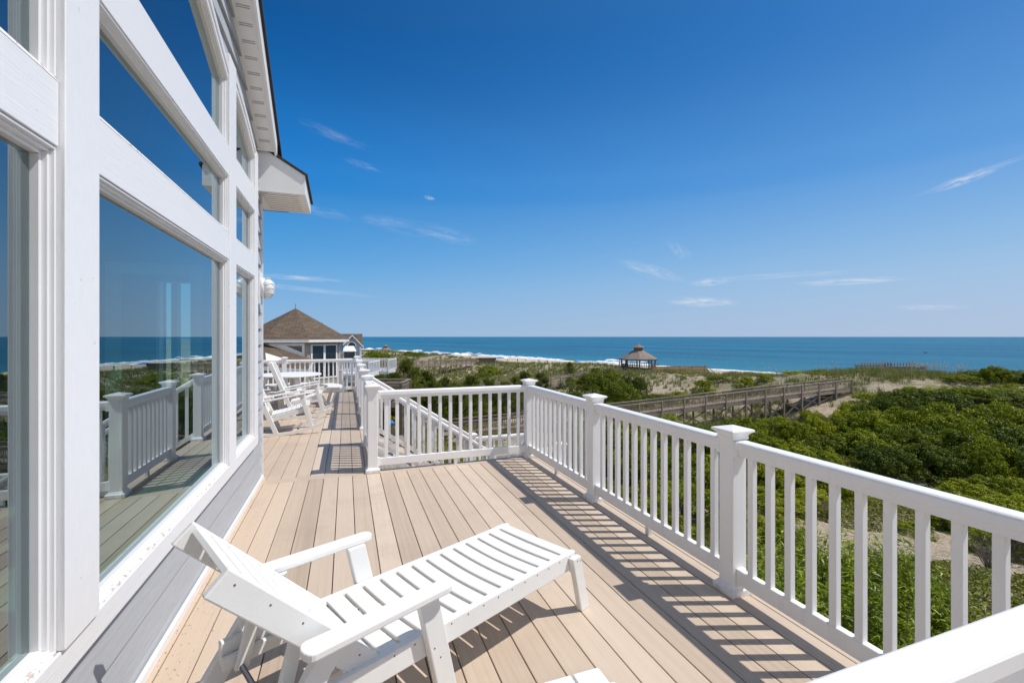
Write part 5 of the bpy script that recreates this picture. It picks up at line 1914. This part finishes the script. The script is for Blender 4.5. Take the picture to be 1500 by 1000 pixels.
def shrub_mesh(seed, n, L, Wd, m, spread=1.0, lobes=13, name='foliage'):
    rs = np.random.RandomState(seed)
    bl = [(0, 0, .9, 1.7, 1.7, 1.25)]
    for k in range(lobes):
        a, r = rs.uniform(0, 6.283), 1.75 * math.sqrt(rs.rand()) * spread
        z = 1.55 * math.sqrt(max(.08, 1 - (r / 2.2) ** 2)) + rs.uniform(-.25, .3)
        q = rs.uniform(.50, .85)
        bl.append((r * math.cos(a), r * math.sin(a), z, q * rs.uniform(.9, 1.3), q * rs.uniform(.9, 1.3), q * rs.uniform(.75, 1.0)))
    for k in range(9):                    # skirt down to the ground
        a = k * .698 + rs.uniform(-.2, .2)
        bl.append((1.75 * math.cos(a), 1.75 * math.sin(a), .35, .62, .62, .55))
    V, F = blob_leaves(bl, n, L, Wd, rs)
    V[:, 2] = np.maximum(V[:, 2], .02)
    return mesh_arrays(name, V, F, m)
def stem_mesh(seed, n=9, h=1.6, r=.9):
    rnd = random.Random(seed)
    k = MB()
    for i in range(n):
        a = rnd.uniform(0, 6.283)
        q = rnd.uniform(.3, 1) * r
        x, y = q * math.cos(a), q * math.sin(a)
        k.tube([(x * .12, y * .12, -.4), (x * .4, y * .4, h * .4), (x, y, h * rnd.uniform(.8, 1.1))], [.05, .035, .012], 5)
    return k.mesh('stem', MAT['twig'])
STEM = [stem_mesh(s) for s in (1, 2)]
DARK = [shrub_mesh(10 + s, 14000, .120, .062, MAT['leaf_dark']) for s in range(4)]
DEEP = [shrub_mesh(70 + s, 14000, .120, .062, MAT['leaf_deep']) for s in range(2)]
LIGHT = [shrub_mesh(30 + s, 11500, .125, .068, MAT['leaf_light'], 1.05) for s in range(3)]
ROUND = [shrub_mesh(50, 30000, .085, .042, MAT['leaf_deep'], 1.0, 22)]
_n = [0]
def shrub(u, v, d, rad, kind, label, cat='shrub', group=None, squash=1.0, name=None):
    """bush whose crown reaches pixel height v at depth d"""
    p = at(u, v, d)
    g = gz(p.x, p.y)
    h = max(.35, p.z - g)
    src = {'dark': DARK, 'deep': DEEP, 'light': LIGHT, 'round': ROUND}[kind]
    _n[0] += 1
    i = _n[0]
    root = empty(name or 'shrub', (p.x, p.y, g - .1), i * 2.4, label, cat, group)
    root.scale = (rad / 2.25, rad / 2.25 * squash, (h + .1) / 2.38)
    link('foliage', src[i % len(src)], root)
    link('stem', STEM[i % 2], root)
    return root
DL, DG = 'dark green bush in the dense rounded thicket at the foot of the dune', 'dark bushes of the thicket'
for u, v, d, r in ((1262, 592, 44, 2.0), (1290, 580, 45, 2.2), (1330, 572, 46, 2.8), (1375, 570, 47, 3.0), (1425, 570, 47, 3.0), (1478, 572, 47, 3.2), (1535, 573, 46, 3.2),
                   (1215, 612, 40, 2.4), (1258, 604, 39, 2.6), (1308, 600, 39, 3.0), (1362, 597, 38, 3.0), (1418, 594, 38, 3.0), (1475, 597, 37, 3.0), (1535, 600, 37, 3.2),
                   (1215, 640, 34, 2.0), (1262, 630, 33, 2.4), (1312, 626, 33, 2.5), (1365, 622, 33, 2.6), (1420, 622, 32, 2.6), (1478, 622, 32, 2.8), (1545, 622, 32, 3),
                   (1300, 655, 29.5, 1.8), (1345, 652, 29.5, 2.0), (1392, 654, 29, 1.9), (1440, 650, 28.5, 1.9), (1492, 652, 28, 2.2), (1550, 655, 28, 2.4), (1620, 640, 28, 2.8), (1690, 630, 28, 3.0), (1620, 600, 34, 3.2), (1700, 598, 34, 3.4), (1610, 578, 42, 3.2), (1780, 620, 28, 3.2)):
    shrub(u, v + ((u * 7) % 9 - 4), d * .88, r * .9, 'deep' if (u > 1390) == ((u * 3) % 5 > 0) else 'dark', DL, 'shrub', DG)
LL, LG = 'yellow green bush bordering the dark thicket on its top', 'bright bushes on top of the thicket'
for u, v, d, r in ((1310, 572, 43, 1.6), (1345, 566, 44, 2.0), (1390, 565, 44, 2.2), (1432, 566, 44, 2.0), (1470, 567, 44, 2.4), (1515, 568, 44, 2.6), (1245, 588, 42, 1.3), (1265, 575, 46, 1.3)):
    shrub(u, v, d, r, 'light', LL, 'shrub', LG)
TL, TG = 'dark bush standing against the sea at the upper edge of the dune', 'bushes against the sea'
for u, v, d, r in ((1412, 549, 48, 1.9), (1438, 543, 48, 1.6), (1455, 535, 47, 1.4), (1478, 543, 47, 1.9), (1503, 541, 46, 2.2), (1540, 543, 46, 2.4)):
    shrub(u, v, d, r, 'dark', TL, 'shrub', TG)
ML, MG = 'light green leafy bush between the boardwalk and the dark thicket', 'light bushes below the boardwalk'
for u, v, d, r in ((1092, 611, 38, 1.9), (1130, 607, 39, 1.7), (1165, 618, 37, 1.8), (1200, 606, 40, 1.5), (1232, 598, 42, 1.4), (1185, 600, 42.5, 1.2), (1118, 632, 33, 2.0), (1158, 645, 31, 1.9), (1198, 655, 30, 1.7), (1105, 662, 28, 2.0), (1150, 678, 26.5, 1.8),
                   (1205, 682, 27, 1.6), (1235, 694, 26, 1.3)):
    shrub(u, v, d * .86, r * .9, 'light', ML, 'shrub', MG)
VL, VG = 'low yellow green bush in front of the dark thicket, near the sandy hollow', 'low bushes before the thicket'
for u, v, d, r in ((1190, 716, 23, 1.3), (1240, 716, 24, 1.2), (1300, 712, 24.5, 1.3), (1360, 716, 24, 1.3), (1415, 706, 24, 1.5), (1470, 700, 24, 1.7), (1530, 700, 24, 1.8), (1445, 730, 21.5, 1.5), (1500, 728, 21, 1.7),
                   (1150, 730, 22, 1.3), (1110, 716, 23.5, 1.5), (1385, 742, 21, 1.1), (1100, 755, 20, 1.3), (1150, 765, 18.5, 1.1), (1480, 765, 18.5, 1.3), (1540, 760, 18.5, 1.5)):
    shrub(u, v, d * .92, r * .9, 'light', VL, 'shrub', VG)
BL, BG = 'dark bush seen through the balusters of the long ocean side railing', 'dark bushes behind the long railing'
for u, v, d, r in ((1055, 628, 33, 2.2), (1010, 618, 35, 2.2), (962, 612, 36, 2.2), (915, 618, 34, 2.4), (865, 612, 35, 2.4), (1040, 668, 27, 2.3), (985, 662, 27, 2.4), (930, 660, 27, 2.4), (875, 655, 28, 2.4),
                   (1000, 705, 22.5, 2.0), (940, 712, 21.5, 2.0), (890, 705, 22, 2.0), (830, 650, 28, 2.4), (850, 700, 22, 2.2)):
    shrub(u, v, d * .88, r * .92, 'dark', BL, 'shrub', BG)
EL, EG = 'green bush beyond the short end railing near the grey boardwalk', 'bushes beyond the end railing'
for u, v, d, r, k in ((600, 600, 31, 2.0, 'light'), (640, 588, 44, 2.2, 'dark'), (672, 582, 46, 2.4, 'light'), (705, 580, 47, 2.4, 'dark'), (738, 580, 48, 2.4, 'light'), (770, 580, 48, 2.4, 'dark'), (800, 585, 47, 2.4, 'dark'),
                   (690, 656, 26.5, 1.7, 'light'), (735, 650, 28, 1.8, 'light'), (775, 650, 28, 1.8, 'dark'), (650, 672, 23, 1.7, 'dark'), (605, 655, 20, 1.8, 'dark'), (560, 640, 20, 1.8, 'light'),
                   (625, 575, 41, 2.0, 'dark'), (585, 580, 36, 1.8, 'light'), (655, 571, 52, 2.2, 'dark'), (560, 575, 33, 1.6, 'dark')):
    shrub(u, v, d, r, k, EL, 'shrub', EG)
shrub(876, 540, 50, 4.5, 'round', 'huge round dark green bush in front of the gazebo', 'shrub', None, .8)
shrub(924, 549, 52, 3.0, 'round', 'lower dark green bush on the right flank of the huge round bush', 'shrub', None, .8)
shrub(1340, 775, 18.5, .75, 'dark', 'small dark bush alone on the sand patch', 'shrub')
shrub(1448, 790, 17.0, .9, 'dark', 'low dark bush at the sand patch edge close to the near railing', 'shrub')
FL, FG = 'small green clump growing on the far dune', 'clumps on the far dune'
for u, v, d, r in ((715, 536, 108, 2.6), (724, 540, 100, 2.4), (560, 517, 150, 4), (600, 514.5, 155, 2.6), (546, 514, 158, 3.0), (612, 516, 150, 3.5), (706, 545, 96, 2), (985, 544.5, 78, 1.5), (1005, 545, 77, 1.6), (1052, 550, 66, 1.8),
                   (1030, 556, 62, 1.6), (1090, 551, 60, 1.5), (1120, 547, 60, 1.4), (1160, 543, 60, 1.6), (1200, 541, 60, 1.5), (900, 575, 58, 1.8), (960, 577, 55, 2.2), (1000, 574, 56, 1.8)):
    shrub(u, v, d, r, 'light' if r < 1.7 else 'dark', FL, 'shrub', FG)

# dry leafless shrubs
def dry_mesh(seed):
    rnd = random.Random(seed)
    k = MB()
    for i in range(46):
        a, r = rnd.uniform(0, 6.283), rnd.uniform(.15, .9)
        h = rnd.uniform(.45, 1.05)
        m = Vector((r * .5 * math.cos(a), r * .5 * math.sin(a), h * .55))
        t = Vector((r * math.cos(a), r * math.sin(a), h))
        k.tube([(0.06 * math.cos(a), .06 * math.sin(a), -.1), tuple(m), tuple(t)], [.014, .010, .004], 4)
        for j in range(4):
            b = m.lerp(t, rnd.uniform(.1, .9))
            e = b + Vector((rnd.uniform(-.2, .2), rnd.uniform(-.2, .2), rnd.uniform(.05, .28)))
            k.tube([tuple(b), tuple(e)], [.006, .002], 3)
    return k.mesh('dry_shrub', MAT['twig'])
DRY = [dry_mesh(s) for s in (1, 2)]
for i, (u, v, d) in enumerate(((1452, 792, 15.5), (1390, 752, 19), (1310, 742, 21.5), (1175, 600, 36), (1215, 742, 20), (1420, 716, 24), (1480, 782, 16.5), (1150, 600, 36.5), (1290, 800, 15.5), (1345, 730, 22))):
    p = at(u, v, d)
    g = gz(p.x, p.y)
    o = link('dry_shrub', DRY[i % 2], None, (p.x, p.y, g), i * 1.7)
    h = max(.7, min(1.8, p.z - g))
    o.scale = (h, h, h)
    tag(o, 'grey leafless shrub with bare twigs among the low green growth', 'dry shrub', 'leafless shrubs in the hollow')

# young pines: trunk with whorls of upswept needle shoots
def pine_mesh(seed):
    rs = np.random.RandomState(seed)
    H = 4.0
    Vs, Fs, off = [], [], 0
    k = MB()
    k.tube([(0, 0, -.4), (.03, 0, H * .5), (0, .03, H)], [.09, .06, .015], 6)
    shoots = [((0, 0, H - .25), (0, 0, 1))]
    for z in np.arange(.35, H - .3, .30):
        R0 = 1.45 * (1 - (z / H) ** 1.5) + .2
        for j in range(5):
            a = rs.uniform(0, 6.283)
            rr = R0 * rs.uniform(.65, 1.1)
            tip = np.array([rr * math.cos(a), rr * math.sin(a), z + rr * .42])
            k.tube([(0, 0, z), tuple(tip * [.6, .6, 1] - np.array([0, 0, rr * .14])), tuple(tip)], [.022, .016, .008], 4)
            for f in (1.0, .8, .6, .4):
                b = np.array([0, 0, z]) * (1 - f) + tip * f
                for q in range(2 if f < 1 else 3):
                    d = np.array([math.cos(a), math.sin(a), 0]) * .35 + np.array([0, 0, .9]) + rs.normal(0, .35, 3)
                    shoots.append((tuple(b), tuple(d / np.linalg.norm(d))))
    trunk = k.mesh('trunk', MAT['twig'])
    for b, d in shoots:
        n = 26
        b, d = np.array(b), np.array(d)
        t = rs.uniform(0, .42, n)
        P = b + d * t[:, None]
        T = unit(rs.normal(size=(n, 3)) * .55 + d * .75)
        N = unit(rs.normal(size=(n, 3)))
        V, F = leaves(P, N, T, rs.uniform(.15, .25, n), .026, .02)
        Vs.append(V)
        Fs.append(F + off)
        off += len(V)
    return mesh_arrays('crown', np.concatenate(Vs), np.concatenate(Fs), MAT['needle']), trunk
PINES = [pine_mesh(s) for s in (3, 4, 5)]
for i, (u, v, d) in enumerate(((598, 529, 41), (576, 549, 38), (622, 546, 43), (655, 555, 44), (690, 552, 44), (636, 562, 37), (757, 553, 47), (770, 546, 49), (716, 557, 44), (793, 548, 51), (561, 553, 36),
                               (741, 561, 45), (674, 566, 39), (608, 560, 37), (588, 566, 33), (700, 566, 41), (835, 531, 80))):
    p = at(u, v, d)
    g = gz(p.x, p.y)
    root = empty('pine_tree', (p.x, p.y, g - .05), i * 1.9, 'young pine with upswept shoots standing above the short end railing' if i < 16 else 'lone small pine beside the boardwalk near the yellow umbrella', 'pine', 'young pines' if i < 16 else None)
    hs = (p.z - g + .05) / 4.05
    ws = min(hs, 1.15)
    root.scale = (ws, ws, hs)
    c, t = PINES[i % 3]
    link('crown', c, root)
    link('trunk', t, root)

# tall glossy lance-leaved bushes just below the deck
def lance_mesh(seed):
    rs = np.random.RandomState(seed)
    Vs, Fs, off = [], [], 0
    k = MB()
    for s in range(120):
        a, r = rs.uniform(0, 6.283), 1.35 * math.sqrt(rs.rand())
        top = 3.0 * math.sqrt(max(.12, 1 - (r / 1.6) ** 2)) + rs.uniform(-.35, .35)
        x, y = r * math.cos(a), r * math.sin(a)
        lean = np.array([x * .16 + rs.normal(0, .1), y * .16 + rs.normal(0, .1), 1.0])
        lean /= np.linalg.norm(lean)
        tip = np.array([x, y, top])
        if s % 3 == 0:
            k.tube([(x * .3, y * .3, -.3), (x * .75, y * .75, top * .5), tuple(tip)], [.02, .014, .005], 4)
        n = 58
        t = rs.uniform(0, 1.25, n) ** 1.15
        P = tip - lean * t[:, None] + rs.normal(0, .035, (n, 3))
        out = rs.normal(size=(n, 3)) * [1, 1, .25]
        T = unit(unit(out) * .8 + lean * rs.uniform(.1, .8, n)[:, None])
        N = unit(np.array([0, 0, 1.0]) + rs.normal(0, .4, (n, 3)))
        V, F = leaves(P, N, T, rs.uniform(.11, .19, n), rs.uniform(.024, .040, n), .02)
        Vs.append(V)
        Fs.append(F + off)
        off += len(V)
    return mesh_arrays('foliage', np.concatenate(Vs), np.concatenate(Fs), MAT['leaf_lance']), k.mesh('stem', MAT['twig'])
LANCE = [lance_mesh(s) for s in (1, 2)]
for i, (u, v, d, r) in enumerate(((1085, 812, 8.6, 1.5), (1140, 796, 9.0, 1.5), (1195, 786, 9.2, 1.4), (1245, 780, 9.3, 1.4), (1298, 792, 9.0, 1.3), (1335, 822, 8.4, 1.2), (1405, 852, 8.2, 1.0), (1255, 830, 7.8, 1.3), (1150, 850, 7.6, 1.4), (1020, 800, 9.0, 1.6), (960, 790, 9.6, 1.6))):
    p = at(u, v, d)
    g = gz(p.x, p.y)
    root = empty('lance_leaf_bush', (p.x, p.y, g), i * 2.1, 'tall glossy bush with long narrow leaves directly below the ocean side railing', 'bush', 'glossy bushes below the deck')
    hs = (p.z - g) / 3.15
    root.scale = (r / 1.45, r / 1.45, hs)
    c, t = LANCE[i % 2]
    link('foliage', c, root)
    link('stem', t, root)

# low creeping ground cover: leaf carpet broken by sand
def carpet():
    rs = np.random.RandomState(77)
    n = 560000
    d = 10 + 30 * rs.rand(n) ** .9
    q = rs.uniform(-.35, 1.9, n)
    X, Y = d * (CT * q + ST), d * (-ST * q + CT)
    m = fbm(X * .22 + 3, Y * .22 + 8, 4) + .25 * (fbm(X * 1.1, Y * 1.1) - .5)
    u = 750 + 667 * q
    # open sand between the near bushes and the thicket
    sandy = np.exp(-(((u - 1330) / 150) ** 2 + ((d - 17.0) / 2.3) ** 2)) * .22
    m = m - sandy
    s = s_of(X, Y)
    keep = (m > .415) & (X > 3.6) & (s < 47)
    X, Y, m = X[keep], Y[keep], m[keep]
    n = len(X)
    mound = np.clip((m - .415) * 6, 0, 1) * (.22 + .5 * fbm(X * .6, Y * .6, 3))
    Z = ground(X, Y) + mound * rs.rand(n) ** .5 + .02
    P = np.stack([X, Y, Z], 1)
    N = unit(np.array([0, 0, 1.0]) + rs.normal(0, .5, (n, 3)))
    T = rs.normal(size=(n, 3))
    sc = rs.uniform(.7, 1.3, n)
    V, F = leaves(P, N, T, .105 * sc, .06 * sc)
    tag(link('ground_cover', mesh_arrays('ground_cover', V, F, MAT['leaf_vine'])), 'low yellow green creeping growth over the sandy hollow', 'ground cover', kind='stuff')
carpet()

# dune grass in clumps, sea oats on the crest
def grass():
    rs = np.random.RandomState(5)
    n = 54000
    d = 22 + 170 * rs.rand(n) ** 1.35
    q = rs.uniform(-.36, 1.75, n)
    X, Y = d * (CT * q + ST), d * (-ST * q + CT)
    s = s_of(X, Y)
    m = fbm(X * .13 + 60, Y * .13 + 4, 4) + .5 * (fbm(X * .5, Y * .5, 3) - .5)
    th = np.interp(s, [20, 36, 46, 58, 70, 84, 90], [.52, .44, .44, .43, .38, .42, .9])
    keep = (m > th) & (s > 18) & (s < 88) & (d > 37) & ~((q > .29) & (q < .47) & (d > 56) & (d < 79) & (rs.rand(n) < .6))
    X, Y, d = X[keep], Y[keep], d[keep]
    # extra tufts along the crest where the photograph shows sea oats
    k = 900
    qq = rs.uniform(.05, 1.1, k)
    qq = np.where((qq > .28) & (qq < .46), qq + .2, qq)
    dd = np.array([np.interp(a, [0, .375, .525, .81, .975, 1.2], [93, 78, 69, 56.5, 51, 46]) for a in qq]) + rs.normal(0, 2.0, k)
    X = np.concatenate([X, dd * (CT * qq + ST)])
    Y = np.concatenate([Y, dd * (-ST * qq + CT)])
    d = np.concatenate([d, dd])
    nb = 12
    n = len(X)
    Z = ground(X, Y)
    Xb = np.repeat(X, nb) + rs.normal(0, .16, n * nb)
    Yb = np.repeat(Y, nb) + rs.normal(0, .16, n * nb)
    Zb = np.repeat(Z, nb) - .05
    db = np.repeat(d, nb)
    h = rs.uniform(.35, .85, n * nb)
    w = .010 + db * .00042
    a = rs.uniform(0, 6.283, n * nb)
    lean = rs.uniform(.1, .6, n * nb) * h
    B = np.stack([Xb, Yb, Zb], 1)
    sx, sy = np.cos(a + 1.57) * w, np.sin(a + 1.57) * w
    V0 = B + np.stack([sx, sy, 0 * sx], 1)
    V1 = B - np.stack([sx, sy, 0 * sx], 1)
    V2 = B + np.stack([np.cos(a) * lean + .12 * h, np.sin(a) * lean + .2 * h, h], 1)
    V = np.stack([V0, V1, V2], 1).reshape(-1, 3)
    F = np.arange(len(V)).reshape(-1, 3)
    tag(link('dune_grass', mesh_arrays('dune_grass', V, F, MAT['grass'])), 'pale dune grass growing in clumps over the dunes', 'grass', kind='stuff')
    # sea oats: thin stalks with drooping seed heads
    k = 170
    qq = np.concatenate([rs.uniform(.52, .72, 60), rs.uniform(.86, 1.0, 80), rs.uniform(.0, .6, 30)])
    dd = np.array([np.interp(a, [0, .375, .525, .81, .975, 1.2], [93, 78, 69, 56.5, 51, 46]) for a in qq]) + rs.normal(0, 1.5, k)
    mb = MB()
    for q_, d_ in zip(qq, dd):
        x, y = d_ * (CT * q_ + ST), d_ * (-ST * q_ + CT)
        z = gz(x, y)
        h = rs.uniform(.8, 1.5)
        lx, ly = rs.normal(0, .12), rs.normal(0, .12)
        mb.tube([(x, y, z), (x + lx * .5, y + ly * .5, z + h * .6), (x + lx, y + ly, z + h)], .007, 3)
        mb.tube([(x + lx, y + ly, z + h), (x + lx * 1.3 + .05, y + ly * 1.3, z + h + .12), (x + lx * 1.6 + .12, y + ly * 1.6, z + h + .14)], [.03, .05, .015], 4)
    tag(mb.build('sea_oats', MAT['oats'], None), 'thin sea oat stalks standing against the sea on the dune crest', 'grass', kind='stuff')
grass()
